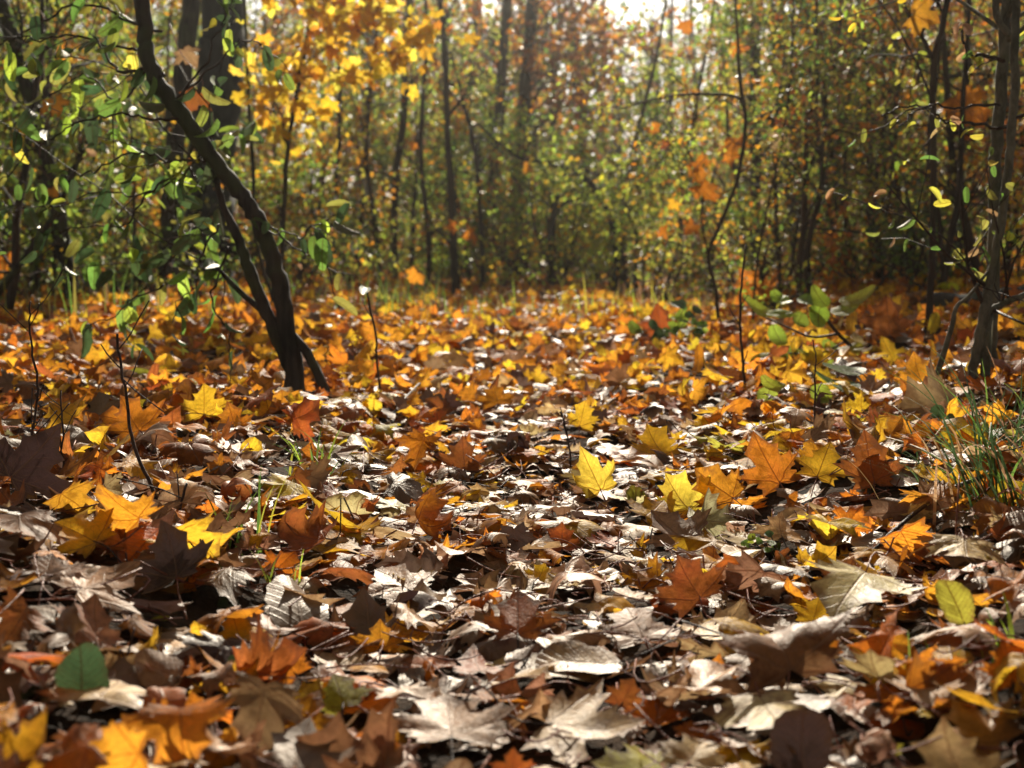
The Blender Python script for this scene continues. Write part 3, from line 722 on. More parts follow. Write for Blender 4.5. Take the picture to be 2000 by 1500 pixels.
# yellow maple sapling
tree('maple_sapling_tree', 'thin maple sapling with a glowing bright yellow crown', 'tree',
     [[(545, 610, 10), (552, 470, 10), (556, 380, 10), (562, 290, 9), (590, 130, 9), (612, 0, 8), (640, -160, 7), (690, -320, 7), (745, -700, 6), (790, -1100, 4)],  # stem top and unseen crown extended to shade the left foreground
      [(540, 610, 8), (500, 470, 8), (494, 330, 8), (484, 160, 7), (478, 20, 6), (470, -150, 5)]], Y=8.6, bark=M_BARKD, branches=14, blen=0.8, lo=0.87, kids=4, bstems=(0,), fmat=M_FRESH, fol={'lemon': 4, 'yellow': 6, 'gold': 1}, jitter=0.07, fsize=0.115, fkind='maple',
     twigs=[[(590, 130, 5), (640, 80, 4), (700, 40, 3), (760, 20, 2)], [(562, 280, 5), (530, 200, 4), (500, 150, 3), (510, 90, 2)], [(612, 0, 5), (700, 10, 4), (800, 20, 3), (850, 50, 2)],
            [(600, 60, 5), (620, 20, 4), (660, -20, 3)], [(590, 180, 5), (560, 150, 4), (520, 130, 3), (490, 90, 2)], [(600, 100, 4), (590, 170, 3), (600, 215, 2)], [(650, -60, 5), (740, -70, 4), (840, -60, 3), (900, -40, 2)],
            [(640, -40, 5), (560, -60, 4), (500, -20, 3)], [(690, 50, 4), (730, 90, 3), (760, 110, 2)], [(560, 120, 4), (600, 90, 3), (640, 50, 2)], [(562, 290, 4), (530, 240, 3), (505, 200, 2)], [(590, 150, 4), (640, 160, 3), (690, 140, 3), (740, 150, 2)], [(600, 100, 4), (650, 60, 3), (680, 90, 2)], [(612, 10, 4), (680, -10, 3), (740, 30, 3), (790, 70, 2)]], droop=0.8, twigleaf=0.8)
tree('forest_tree', 'thick almost black trunk rising straight behind the leaning tree', 'tree',
     [[(412, 600, 118), (412, 540, 98), (410, 400, 92), (420, 250, 88), (432, 100, 84), (440, 0, 82), (460, -300, 76), (480, -700, 66), (490, -1000, 50)]], Y=12.0, bark=bark_material('blackened_bark', (0.004, 0.0035, 0.003, 1), (0.02, 0.016, 0.012, 1), 0.4), branches=36, blen=1.7, fol=G_SHADE, fsize=0.10, lo=0.84, dirbias=(0.3, 0, 0.35), lump=0.03, sides=14, depth=1, kids=5)
tree('forest_tree', 'dark medium trunk with a slight lean standing close beside the thickest trunk', 'tree',
     [[(332, 628, 52), (330, 520, 44), (334, 420, 40), (345, 250, 38), (360, 120, 36), (374, 0, 34), (400, -300, 28), (440, -900, 18)]], Y=10.4, bark=M_BARKD, branches=34, blen=1.2, fol=G_SHADE, fsize=0.09, lo=0.9, dirbias=(0.3, 0, 0.3), up=0.1, sides=11, lump=0.03, kids=5)
tree('forest_tree', 'dark trunk leaning inwards at the shaded picture corner', 'tree',
     [[(142, 600, 30), (134, 540, 28), (110, 400, 28), (62, 200, 30), (18, 60, 30), (-30, -80, 26)]], Y=9.0, bark=M_BARKD, branches=8, blen=1.0, fol=G_SHADE, fsize=0.06, lo=0.3, kids=5)
tree('bare_sapling_tree', 'thin dark stem slanting out of the shaded corner', 'sapling',
     [[(-30, 610, 16), (20, 540, 14), (80, 460, 12), (130, 370, 10), (160, 300, 7), (215, 200, 4)]], Y=7.5, bark=M_BARKD, branches=7, blen=0.6, fol=G_SHADE, fsize=0.07, lo=0.2, kids=4)
tree('bare_sapling_tree', 'straight bare stem standing before the medium dark trunk', 'sapling',
     [[(276, 645, 8), (275, 560, 8), (262, 450, 7), (262, 330, 6), (250, 200, 4)]], Y=9.6, bark=M_BARKB, branches=6, blen=0.6, fol=G_MIX, fsize=0.05, lo=0.3)
# far twin trunks, pale trunk
tree('forest_tree', 'far leaning trunk of a pair seen through haze under a rusty crown', 'tree',
     [[(960, 600, 28), (966, 350, 24), (976, 200, 21), (990, 0, 19), (1000, -250, 16)]], Y=19.0, bark=M_BARKB, branches=13, blen=1.8, fol=G_RUST, fsize=0.10, fkind='kite', lo=0.35, hi=0.72, kids=5, per=2)
tree('forest_tree', 'far straight trunk of a pair seen through haze, the thicker one', 'tree',
     [[(1018, 600, 32), (1022, 350, 28), (1028, 180, 25), (1040, 0, 23), (1046, -250, 20)]], Y=20.0, bark=M_BARKB, branches=16, blen=2.0, fol=G_RUST, fsize=0.10, fkind='kite', lo=0.35, hi=0.72, kids=5, per=2, dirbias=(0.6, 0, 0))
tree('birch_tree', 'pale grey trunk glimpsed between thin dark stems', 'tree',
     [[(708, 600, 24), (706, 400, 22), (712, 250, 20), (720, 80, 18), (725, -150, 14)]], Y=17.0, bark=M_BIRCH, branches=10, blen=1.2, fol=G_MIX, fsize=0.07, fkind='kite', lo=0.4, kids=6, per=2)
for lab, st, Y, fo in (
    ('slim stem rising from the litter edge with a few orange leaves', [(892, 605, 20), (888, 520, 17), (884, 440, 15), (874, 250, 12), (866, 80, 11), (850, -60, 8)], 13.5, G_MIX),
    ('slim pair partner stem beside the pale grey trunk', [(775, 600, 15), (770, 400, 14), (790, 200, 15), (800, 0, 14), (810, -150, 11)], 15.5, G_GOLD),
    ('straight thin stem under the yellow crown in olive thicket', [(655, 590, 11), (650, 420, 10), (664, 250, 9), (662, 80, 8), (670, -60, 6)], 13.0, G_GOLD),
    ('thin stem bending through gold leaves behind the yellow maple sapling', [(745, 600, 10), (735, 450, 10), (716, 300, 9), (730, 120, 8), (750, -60, 6)], 12.8, G_GOLD),
    ('short dark stem of the sunlit green bush', [(1078, 585, 17), (1076, 500, 16), (1080, 425, 12), (1090, 380, 8)], 13.2, G_GRN),
    ('thin stem with a fork in the hazy green thicket', [(945, 600, 11), (940, 450, 10), (928, 300, 9), (905, 200, 7), (880, 100, 5)], 14.5, G_MIX),
    ('thin dark stem beside a bush at the path end', [(830, 605, 12), (838, 480, 11), (822, 300, 10), (832, 100, 8), (830, -60, 6)], 14.2, G_MIX),
    ('grey stem behind the orange hung saplings', [(1478, 600, 26), (1476, 400, 24), (1474, 180, 22), (1478, 0, 20), (1480, -200, 16)], 14.5, G_GOLD),
    ('leafless stem leaning among gold leaves beyond the path end', [(1230, 590, 10), (1215, 450, 10), (1235, 300, 9), (1280, 120, 7), (1300, 0, 5)], 15.0, G_GOLD),
    ('slender stem crossing the bright sky gap', [(1345, 590, 10), (1330, 400, 9), (1360, 200, 8), (1390, 40, 6), (1400, -80, 4)], 15.5, G_MIX)):
    tree('forest_sapling_tree', lab, 'sapling', [st], Y=Y, bark=M_BARKB, branches=9, blen=0.8, fol=fo, fsize=0.055, fkind='kite', lo=0.2, kids=5, per=1, sides=7)
tree('forest_tree', 'broad grey brown trunk standing between the orange hung saplings', 'tree',
     [[(1560, 610, 46), (1560, 480, 38), (1545, 300, 34), (1525, 120, 30), (1515, 0, 29), (1505, -250, 27), (1530, -700, 24), (1560, -1150, 16)]], Y=12.5, bark=M_BARKG, branches=30, blen=1.7, fol=G_MIX, fsize=0.08, lo=0.55, dirbias=(0.35, 0, 0), kids=6, lump=0.02)  # unseen upper crown added to shade the right thicket
# curved and horizontal boughs
tree('bent_sapling_tree', 'sapling bowed over in a dark arch above the sunlit bush', 'sapling',
     [[(1205, 590, 18), (1200, 470, 14), (1180, 400, 12), (1140, 345, 10), (1075, 320, 8), (1010, 305, 7), (930, 240, 5)]], Y=13.6, bark=M_BARKD, branches=7, blen=0.6, fol=G_GRN, fsize=0.05, fkind='kite', lo=0.2, per=2)
# right hand saplings with caught orange leaves
tree('multistem_sapling_tree', 'grey many stemmed sapling with a long level bough reaching over the path', 'sapling',
     [[(1405, 650, 8.1), (1398, 570, 7.5), (1384, 500, 7.5), (1410, 430, 7.5), (1440, 350, 7.5), (1456, 240, 7.5), (1444, 150, 6.9), (1440, 60, 5.6), (1430, -80, 4.8), (1400, -500, 4.8), (1380, -950, 3.2)],  # main stem and unseen crown extended to shade the near right corner
      [(1384, 500, 4.4), (1370, 430, 3.8), (1372, 360, 3.8), (1340, 290, 2.5), (1300, 230, 1.8)],
      [(1456, 225, 5.6), (1440, 190, 6.2), (1380, 184, 5.6), (1320, 186, 5.0), (1260, 198, 3.8), (1205, 215, 2.5)],
      [(1470, 640, 4.4), (1478, 520, 5.0), (1500, 400, 4.4), (1530, 260, 4.4), (1545, 130, 3.8), (1550, -40, 3.1)]],
     bark=M_BARKB, branches=26, blen=0.6, fol={'lime': 3, 'olive': 4, 'gold': 3, 'spring': 2}, fsize=0.03, fkind='oval', lo=0.2, kids=5, sides=8, per=2)
tree('forest_sapling_tree', 'grey sapling forking in a tall V below a big hanging yellow leaf', 'sapling',
     [[(1812, 660, 17), (1818, 560, 14), (1822, 420, 13), (1824, 300, 13), (1822, 180, 13), (1826, 110, 13), (1845, 30, 12), (1860, -90, 10), (1880, -250, 7)],
      [(1822, 115, 8), (1800, 70, 8), (1775, 30, 7), (1750, -40, 5)]], bark=M_BARKB, branches=9, blen=0.6, fol={'lime': 3, 'olive': 4, 'spring': 3, 'tan': 1}, fsize=0.045, lo=0.3, kids=4)
tree('young_tree', 'grey green young trunk at the edge of frame, the stoutest near one', 'tree',
     [[(1932, 762, 29.2), (1936, 650, 25.8), (1942, 480, 24.1), (1944, 330, 24.1), (1954, 180, 23.2), (1962, 60, 21.5), (1968, -60, 20.6), (1990, -350, 17.2), (2020, -700, 13.8), (2030, -1200, 7.7)]],
     bark=M_BARKG, branches=20, blen=1.0, fol={'lime': 3, 'olive': 4, 'green': 3, 'yellow': 2}, fsize=0.055, lo=0.5, kids=5, sides=12, lump=0.02)
tree('young_tree', 'slender bent trunk with a side limb, rooted in front of the stout young trunk', 'tree',
     [[(1888, 790, 20), (1903, 710, 20), (1922, 620, 22), (1935, 540, 17), (1955, 440, 17), (1972, 300, 17), (1980, 200, 17), (1984, 60, 16), (1986, -60, 15), (1980, -300, 10)],
      [(1926, 612, 15), (1950, 598, 14), (1980, 585, 13), (2040, 560, 11)], [(1972, 70, 13), (1950, 40, 13), (1944, 0, 13), (1940, -80, 10)],
      [(1800, 800, 8), (1830, 730, 12), (1858, 640, 10), (1868, 600, 8), (1890, 580, 7), (1930, 530, 5)]],
     bark=M_BARKG, branches=9, blen=0.5, fol={'lime': 3, 'olive': 3, 'tan': 2, 'green': 2}, fsize=0.045, lo=0.15, kids=4,
     twigs=[[(1965, 110, 8), (1930, 100, 7), (1900, 60, 5), (1880, 50, 3)], [(1970, 245, 7), (1900, 240, 6), (1855, 222, 4), (1810, 245, 3)], [(1950, 205, 6), (1850, 210, 5), (1780, 225, 4), (1700, 260, 3)]])
for lab, st, Y, fo in (
    ('clustered thin stem in the brown thicket, forked low', [(1690, 625, 14), (1700, 500, 12), (1712, 350, 10), (1740, 150, 9), (1760, -50, 7)], 10.5, G_RUST),
    ('clustered thin stem leaning away through the brown thicket', [(1700, 625, 12), (1665, 480, 10), (1625, 300, 9), (1600, 120, 8), (1560, -30, 6)], 10.8, G_MIX),
    ('thin stem beside the rust red leaf in the thicket', [(1720, 620, 11), (1722, 450, 10), (1728, 250, 9), (1720, 60, 8), (1715, -60, 6)], 11.5, G_MIX),
    ('upright pole like stem behind the leafy bramble', [(1625, 620, 15), (1622, 450, 13), (1640, 250, 11), (1640, 40, 9), (1650, -60, 8)], 11.0, G_MIX),
    ('thin stem curving behind the forked grey sapling', [(1860, 640, 14), (1872, 480, 13), (1880, 300, 11), (1890, 120, 9), (1880, -50, 7)], 10.0, G_MIX),
    ('stem with dull leaves in the darkest part of the thicket', [(1760, 630, 12), (1775, 450, 11), (1770, 300, 10), (1800, 100, 8), (1790, -50, 6)], 12.0, G_GRN)):
    tree('forest_sapling_tree', lab, 'sapling', [st], Y=Y, bark=M_BARKB, branches=11, blen=0.8, fol=fo, fsize=0.05, fkind='oval', lo=0.15, kids=5, sides=7)

# ------------------------------------------------------------------ orange leaves caught on the saplings
for u, v, w, Y, color, lab in (
    (1362, 330, 75, 7.5, 'orange', 'glowing orange maple leaf caught high on a grey sapling stem'), (1376, 372, 70, 7.4, 'orange', 'glowing deep orange maple leaf hanging just below another orange one'),
    (1314, 398, 32, 8.0, 'yellow', 'small yellow leaf hanging near two glowing orange leaves'), (1432, 285, 85, 8.5, 'orange', 'blurred orange maple leaf hung behind a grey stem'),
    (1520, 275, 60, 8.8, 'tan', 'peach coloured maple leaf hanging under a red one'), (1530, 232, 42, 8.4, 'red', 'red leaf hanging from a thin vertical twig'),
    (1690, 248, 34, 8.0, 'orange', 'narrow orange leaf floating alone on a fine twig'), (1350, 445, 50, 8.6, 'orange', 'orange maple leaf hung low over the weeds at the path side'),
    (1300, 450, 45, 9.0, 'orange', 'dim orange leaf hung among low brown twigs'), (1620, 470, 55, 9.5, 'orange', 'upper leaf of a glowing orange bunch in the brown thicket'),
    (1625, 520, 60, 9.4, 'orange', 'lower leaf of a glowing orange bunch in the brown thicket'), (1645, 490, 45, 9.6, 'rust', 'rusty leaf inside the glowing orange bunch'),
    (1880, 205, 110, 8.0, 'orange', 'large blurred orange maple leaf behind the forked sapling'), (1875, 250, 70, 8.2, 'rust', 'blurred rusty maple leaf hanging under a large orange one'),
    (1800, 35, 90, 5.4, 'gold', 'big folded yellow orange leaf hanging at the top of the V fork'), (810, 540, 46, 9.0, 'gold', 'pale orange maple leaf standing on weeds at the litter edge'),
    (1300, 280, 40, 9.5, 'red', 'small red leaf hung in pale green haze'), (1275, 252, 34, 10.0, 'orange', 'small orange leaf hung in pale green haze'),
    (115, 118, 68, 6.6, 'gold', 'single gold maple leaf hanging among green leaves'), (382, 192, 62, 5.6, 'rust', 'rust orange maple leaf snagged on the leaning trunk'),
    (375, 312, 55, 6.5, 'gold', 'gold maple leaf glowing behind the leaning trunk'), (108, 205, 60, 7.5, 'gold', 'pale gold maple leaf hanging in the shaded corner'),
    (40, 270, 80, 7.0, 'yellow', 'bright yellow maple leaf hanging in the shaded corner'), (175, 300, 42, 7.0, 'tan', 'small pale leaf hanging below gold ones in shade'),
    (365, 105, 60, 6.5, 'tan', 'tan maple leaf hanging beside the leaning trunk'), (105, 375, 36, 7.4, 'gold', 'small gold leaf hanging low in the shaded corner'),
    (808, 283, 24, 11.0, 'orange', 'tiny orange leaf hung in olive thicket'), (885, 442, 30, 12.5, 'orange', 'tiny orange leaf stuck on the slim stem at the litter edge'), (920, 458, 40, 12.4, 'orange', 'tiny flat orange leaf beside the slim stem'),
    (1030, 330, 34, 12.5, 'gold', 'tiny gold leaf hung over the sunlit bush'), (1340, 50, 40, 10.0, 'orange', 'orange leaf hung against the white sky'), (1435, 95, 40, 9.5, 'orange', 'orange leaf hung beside the white sky gap'),
    (1700, 390, 46, 8.8, 'orange', 'dull orange leaf hung in dark twigs'), (1840, 510, 40, 8.5, 'orange', 'dull orange leaf hung behind the bent trunk'), (5, 510, 70, 8.0, 'orange', 'dim orange maple leaf half cut by the picture edge')):
    o, c = one_leaf(at(u, v, Y), w / FPX * Y * 1.1, color, lab, tilt=1.35 + rng.normal() * 0.2, taz=rng.normal() * 0.6, yaw=rng.uniform(2.2, 4.0), k1=rng.normal() * 0.9, a1=1.57, wav=0.06,
                    air=True, stalk=True, group='autumn leaves caught on twigs')

# ------------------------------------------------------------------ thicket behind: bushes and filler saplings
def clumps(A, f, keep=0.0):
    """Keeps the leaf points that fall into clumps, so that gaps open between them."""
    k = rng.normal(size=(5, 3)) * f; ph = rng.uniform(0, 6.28, 5)
    v = np.sin(A[:, :3] @ k.T + ph).sum(1)
    q = v > keep
    return (np.repeat(A[q], 2, 0) if keep > -0.7 else A[q]) if q.sum() > 20 else A

def bush(x, y, H, n, pal, fs, label, group=None, kids=5, per=2, spread=0.5, bark=None, kind='kite'):
    b = np.array([x, y, float(hgt(x, y))]); root = empty('bush', b)
    T = Tubes(); out = []
    for _ in range(n):
        d = np.array([rng.normal() * spread, rng.normal() * spread, 1.0])
        grow(T, np.array([rng.normal() * 0.08, rng.normal() * 0.08, -0.02]), d, H * rng.uniform(0.6, 1.05), rng.uniform(0.006, 0.013), 1, kids, out, 0.14, 0.02, 5, 0.2)
    T.build('stems', bark or M_TWIG, root)
    foliage('foliage', clumps(np.array(out), 4.0, -0.6), root, pal, fs, kind, M_GREEN, 0.3, None, 0.06, 1)
    return tag(root, label, 'bush', group)
bp = at(1085, 590, 13.0); bush(bp[0], 13.0, 1.35, 11, {'spring': 5, 'lime': 6, 'yellow': 3}, 0.06, 'sunlit yellow green bush at the end of the path', None, 7, 1)
bp = at(1190, 590, 15.0); bush(bp[0], 15.0, 1.8, 9, {'green': 2, 'spring': 7, 'lime': 4}, 0.06, 'tall green bush in haze behind the sunlit bush', None, 7, 1)
bp = at(690, 600, 12.4); bush(bp[0], 12.4, 0.9, 9, {'spring': 4, 'lime': 4, 'green': 2}, 0.05, 'low green bush under the pale grey trunk', None, 6, 2)
bp = at(520, 600, 11.6); bush(bp[0], 11.6, 1.3, 9, {'gold': 4, 'lime': 4, 'olive': 3}, 0.05, 'gold and lime bush behind the yellow maple sapling', None, 7, 2)
bp = at(1290, 590, 10.6); bush(bp[0], 10.6, 0.8, 9, {'gold': 3, 'lime': 3, 'tan': 3, 'olive': 2}, 0.035, 'low twiggy bush beside the far end of the path, dry and gold', None, 6, 1)
bp = at(1500, 590, 9.2); bush(bp[0], 9.2, 1.0, 7, {'lime': 3, 'olive': 4, 'gold': 3}, 0.035, 'fine leaved bush glinting between the orange hung saplings', None, 6, 1, kind='oval')
bp = at(1800, 590, 8.6); bush(bp[0], 8.6, 0.9, 7, {'deep': 4, 'green': 4, 'olive': 2}, 0.06, 'dull green bush behind the bent trunk', None, 5, 1, kind='oval')
bp = at(220, 590, 10.5); bush(bp[0], 10.5, 1.0, 9, {'green': 4, 'olive': 4, 'spring': 3}, 0.06, 'shaded green bush beyond the leaning tree', None, 5, 1, kind='oval')
bp = at(40, 590, 9.5); bush(bp[0], 9.5, 1.2, 9, {'green': 4, 'olive': 4, 'spring': 3}, 0.06, 'shaded olive bush in the picture corner', None, 5, 1, kind='oval')

for i in range(22):
    y = rng.uniform(8.6, 12.2); x = (1 if i % 2 else -1) * rng.uniform(0.12, 0.36) * y
    if abs(x) < 1.25: y += 2.0
    k = int(rng.choice(3))
    bush(x, y, rng.uniform(0.3, 0.75), 7, [G_MIX, G_GRN, G_DULL][k], 0.038, 'low twiggy bush with %s leaves where the litter meets the thicket' % ('mixed green and gold', 'green', 'dull olive')[k],
         'low bushes along the forest edge, ' + ('mixed', 'green', 'dull')[k], 4, 1, 0.6)

def fill_sapling(x, y, H, pal, label, group, fs, per):
    b = np.array([x, y, float(hgt(x, y))]); root = empty('forest_sapling_tree', b)
    T = Tubes(); n = 8; lean = rng.normal(size=2) * 0.09
    z = np.linspace(-0.03, H, n); P = np.stack([lean[0] * z + np.cumsum(rng.normal(size=n) * 0.03), lean[1] * z, z], -1)
    r0 = rng.uniform(0.012, 0.035); r = np.linspace(r0, r0 * 0.35, n); T.add(P, r, 6); T.build('trunk', M_BARKB, root)
    T2 = Tubes(); out = []
    for _ in range(int(9 + H * 2.2)):
        t = rng.uniform(0.12, 1) ; i = min(int(t * (n - 1)), n - 2); az = rng.uniform(0, 6.28)
        d = np.array([math.cos(az), math.sin(az), rng.uniform(0.0, 0.9)])
        grow(T2, P[i], d, rng.uniform(0.5, 1.1) * (0.7 + 0.12 * H), r[i] * 0.4, 1, 5, out, 0.18, 0.03, 4, 0.2)
    T2.build('limbs', M_BARKB, root)
    out = clumps(np.array(out), 2.2)
    foliage('foliage', out, root, pal, fs, 'kite', M_GREEN, 0.35, None, 0.05, per)
    tag(root, label, 'sapling', group)
PALS = [G_MIX, G_GOLD, G_RUST, G_GRN]
PW = ['mixed green and gold', 'gold', 'rusty', 'green']
for i in range(90):
    y = rng.uniform(11.5, 25); f = rng.uniform(-0.5, 0.5); x = f * y
    if y < 13.5 and abs(x) < 1.6: y += 3
    k = int(rng.choice(4, p=[0.4, 0.25, 0.15, 0.2]))
    u = 1000 + x / y * FPX
    if 285 < u < 500 and y < 13: y = 13.5; x = f * y
    if 900 < u < 1360: k = int(rng.choice([0, 0, 3, 3]))
    H = rng.uniform(1.8, 4.2)
    if 1080 < u < 1420: H = rng.uniform(1.4, 2.6)
    if abs(x) < 2.4: H = min(H, 1.0 + 0.24 * (y - 12))
    if 940 < u < 1060: H = min(H, 1.5)
    fill_sapling(x, y, H, PALS[k], 'slim forest sapling with %s leaves in the blurred thicket' % PW[k], '%s saplings of the thicket' % PW[k], 0.045 + 0.0016 * y, 3)

for i in range(48):
    side = 1 if i % 2 else -1
    y = rng.uniform(7.6, 12.0); x = side * rng.uniform(0.19 if side > 0 else 0.21, 0.46) * y
    if side < 0 and 150 < 1000 + x / y * FPX < 640: x = -rng.uniform(0.33, 0.46) * y
    k = int(rng.choice(4, p=[0.45, 0.2, 0.15, 0.2])) if side > 0 else int(rng.choice(4, p=[0.35, 0.1, 0.05, 0.5]))
    fill_sapling(x, y, rng.uniform(1.3, 2.9), G_DULL if side > 0 and k == 0 else PALS[k], ('fine twigged sapling with %s leaves among the brown thicket' if side > 0 else 'fine twigged sapling with %s leaves in the shaded thicket') % PW[k],
                 ('brown thicket' if side > 0 else 'shaded thicket') + ' saplings, ' + PW[k], 0.042, 2)

# far wood, one mass
def far_wood():
    T = Tubes(); pts = []
    for i in range(270):
        y = rng.uniform(24, 58); x = rng.uniform(-0.62, 0.62) * y; b = np.array([x, y, float(hgt(x, y))])
        u = 1000 + x / y * FPX
        gap = 1120 < u < 1400
        H = rng.uniform(5, 9) * (y / 40) if not gap else rng.uniform(4.6, 8.0) * (y / 40)
        r = rng.uniform(0.04, 0.14)
        P = b + np.stack([rng.normal() * 0.06 * np.linspace(0, H, 6), 0 * np.linspace(0, H, 6), np.linspace(-0.1, H, 6)], -1)
        T.add(P, np.linspace(r, r * 0.4, 6), 6)
        m = 620 if not gap else 420
        z = H * rng.beta(1.6, 1.5, m) * 1.05; rad = (0.5 + 1.3 * np.sin(np.clip(z / H, 0, 1) * 2.6)) * rng.uniform(0.6, 1.3)
        th = rng.uniform(0, 6.28, m); q = rad * np.sqrt(rng.uniform(size=m))
        pts.append(np.stack([b[0] + q * np.cos(th), b[1] + q * np.sin(th), b[2] + z, rng.normal(size=m), rng.normal(size=m), rng.normal(size=m) * 0.3], -1))
        for j in range(7):
            zz = rng.uniform(0.2, 1) * H; a = rng.uniform(0, 6.28); d = np.array([math.cos(a), math.sin(a), rng.uniform(-0.1, 0.9)])
            grow(T, b + np.array([0, 0, zz]), d, rng.uniform(0.8, 2.2), r * 0.3, 0, 3, [], 0.15, 0.02, 4)
    # shrub layer
    m = 60000
    y = rng.uniform(20, 48, m); x = rng.uniform(-0.6, 0.6, m) * y; z = np.abs(rng.normal(size=m)) * 0.042 * y
    pts.append(np.stack([x, y, hgt(x, y) + z, rng.normal(size=m), rng.normal(size=m), rng.normal(size=m) * 0.5], -1))
    root = empty('distant_woods', (0, 40, 0)); off = np.array([0, 40, 0])
    T.V = [v - off for v in T.V]; T.build('trunks', M_BARKB, root)
    A = clumps(np.concatenate(pts), 0.8, -0.9); A[:, 1] -= 40
    foliage('foliage', A, root, {'olive': 6, 'gold': 2, 'lime': 2, 'rust': 2, 'spring': 2, 'brown': 3, 'green': 3}, 0.18, 'kite', M_GREEN, 0.2, None, 0.05, 1)
    tag(root, 'hazy mass of distant autumn wood beyond the thicket', 'woods', kind='stuff')
far_wood()

# undergrowth of the forest edge, one mass of twigs and small leaves
def undergrowth():
    T = Tubes(); out = []
    for i in range(560):
        y = rng.uniform(10.5, 22); x = rng.uniform(-0.46, 0.46) * y
        if y < 12.4 and -0.9 < x < 1.0: continue
        if y < 11.5 and abs(x) < 1.5: continue
        p = np.array([x, y, float(hgt(x, y)) - 0.02])
        if abs(x) > 1.1 and rng.uniform() < 0.25: y -= 1.2; p[1] -= 1.2
        grow(T, p, np.array([rng.normal() * 0.35, rng.normal() * 0.35, 1]), rng.uniform(0.4, 1.5) if abs(x) > 2.4 else rng.uniform(0.25, 0.45 + 0.09 * (y - 10)), 0.005, 1, 3, out, 0.15, 0.0, 4, 0.2)
    root = empty('undergrowth', (0, 14, 0)); off = np.array([0, 14, 0])
    T.V = [v - off for v in T.V]; T.build('twigs', M_TWIG, root)
    A = np.array(out); A[:, 1] -= 14
    foliage('foliage', A, root, {'olive': 5, 'gold': 2, 'lime': 4, 'spring': 4, 'tan': 1.5, 'brown': 2, 'green': 3}, 0.055, 'kite', M_GREEN, 0.2, None, 0.05, 1)
    tag(root, 'tangle of low twigs and small leaves along the forest edge', 'undergrowth', kind='stuff')
undergrowth()

# tall trees added out of view around the viewpoint; their crowns block sky light
def added_tall_tree(x, y, H, r, cr):
    b = np.array([x, y, float(hgt(x, y))]); root = empty('added_tall_tree', b)
    T = Tubes(); n = 12; z = np.linspace(-0.05, H, n); P = np.stack([np.cumsum(rng.normal(size=n) * 0.04), np.cumsum(rng.normal(size=n) * 0.04), z], -1)
    T.add(P, np.linspace(r, r * 0.25, n), 12, 0.03); T.build('trunk', M_BARKG, root)
    T = Tubes(); out = []
    for _ in range(26):
        t = rng.uniform(0.5, 1); i = min(int(t * (n - 1)), n - 2); az = rng.uniform(0, 6.28)
        grow(T, P[i], np.array([math.cos(az), math.sin(az), rng.uniform(0.1, 0.8)]), cr * rng.uniform(0.7, 1.2), r * 0.3, 1, 6, out, 0.12, 0.02, 5, 0.2, 0.4)
    T.build('limbs', M_BARKG, root)
    A = np.array(out); A = A[rng.choice(len(A), min(len(A), 2600), replace=False)]
    foliage('foliage', A, root, {'gold': 4, 'yellow': 3, 'lime': 3, 'olive': 2}, 0.26, 'kite', M_GREEN, 0.3, None, 0.2, 2)
    tag(root, 'tall tree added out of view beside or behind the viewpoint, its crown blocking sky light', 'tree', 'added tall trees around the viewpoint')
for a in ((-4.6, 1.5, 11, .16, 3.6), (4.8, 0.5, 11, .15, 3.6), (-2.6, -4.5, 12, .2, 4.2), (3.2, -5.5, 12, .2, 4.2), (-8.5, -1.5, 11, .18, 4.0), (8.8, -2.5, 11, .18, 4.0), (0.4, -9.5, 12, .2, 4.4), (-6.2, 5.2, 10, .15, 3.0), (6.6, 5.0, 10, .15, 3.0)):
    added_tall_tree(*a)

# ------------------------------------------------------------------ grass, small plants, sticks
def blades(root, spec, name='blades', mat=None, pal=None):
    """spec: list of (base xyz, azimuth, lean, length, width); one mesh of curved tapering blades."""
    Vs, F, C, Rn, UV, n = [], [], [], [], [], 0
    pal = pal or {'spring': 4, 'green': 5, 'lime': 1}
    for p, az, lean, L, w in spec:
        k = 8; t = np.linspace(0, 1, k)
        an = lean * 0.35 + (lean * 1.1) * t ** 1.3
        ds = L / (k - 1); hx = np.concatenate([[0], np.cumsum(np.sin(an[:-1]) * ds)]); hz = np.concatenate([[0], np.cumsum(np.cos(an[:-1]) * ds)])
        c = np.array(p) + np.stack([hx * math.cos(az), hx * math.sin(az), hz], -1)
        sd = np.array([-math.sin(az), math.cos(az), 0.0]); ww = w * (1 - t ** 2.2) + 0.0002
        V = np.stack([c - sd * ww[:, None], c + sd * ww[:, None] + np.array([0, 0, 0.3]) * ww[:, None]], 1).reshape(-1, 3)
        Vs.append(V); i = np.arange(k - 1) * 2
        F.append(np.stack([i, i + 1, i + 3, i + 2], -1) + n); n += len(V)
        cc = tint(pick(pal, 1), 0.2); C.append(np.repeat(cc, len(V), 0)); Rn.append(np.full(len(V), math.floor(rng.uniform(0, 900)) + 0.0))
        UV.append(np.stack([np.tile([-0.2, 0.2], k), np.repeat(t, 2)], -1))
    return make(name, np.concatenate(Vs), [np.concatenate(F)], mat or M_GRASS, root, np.concatenate(C), np.concatenate(Rn), np.concatenate(UV))

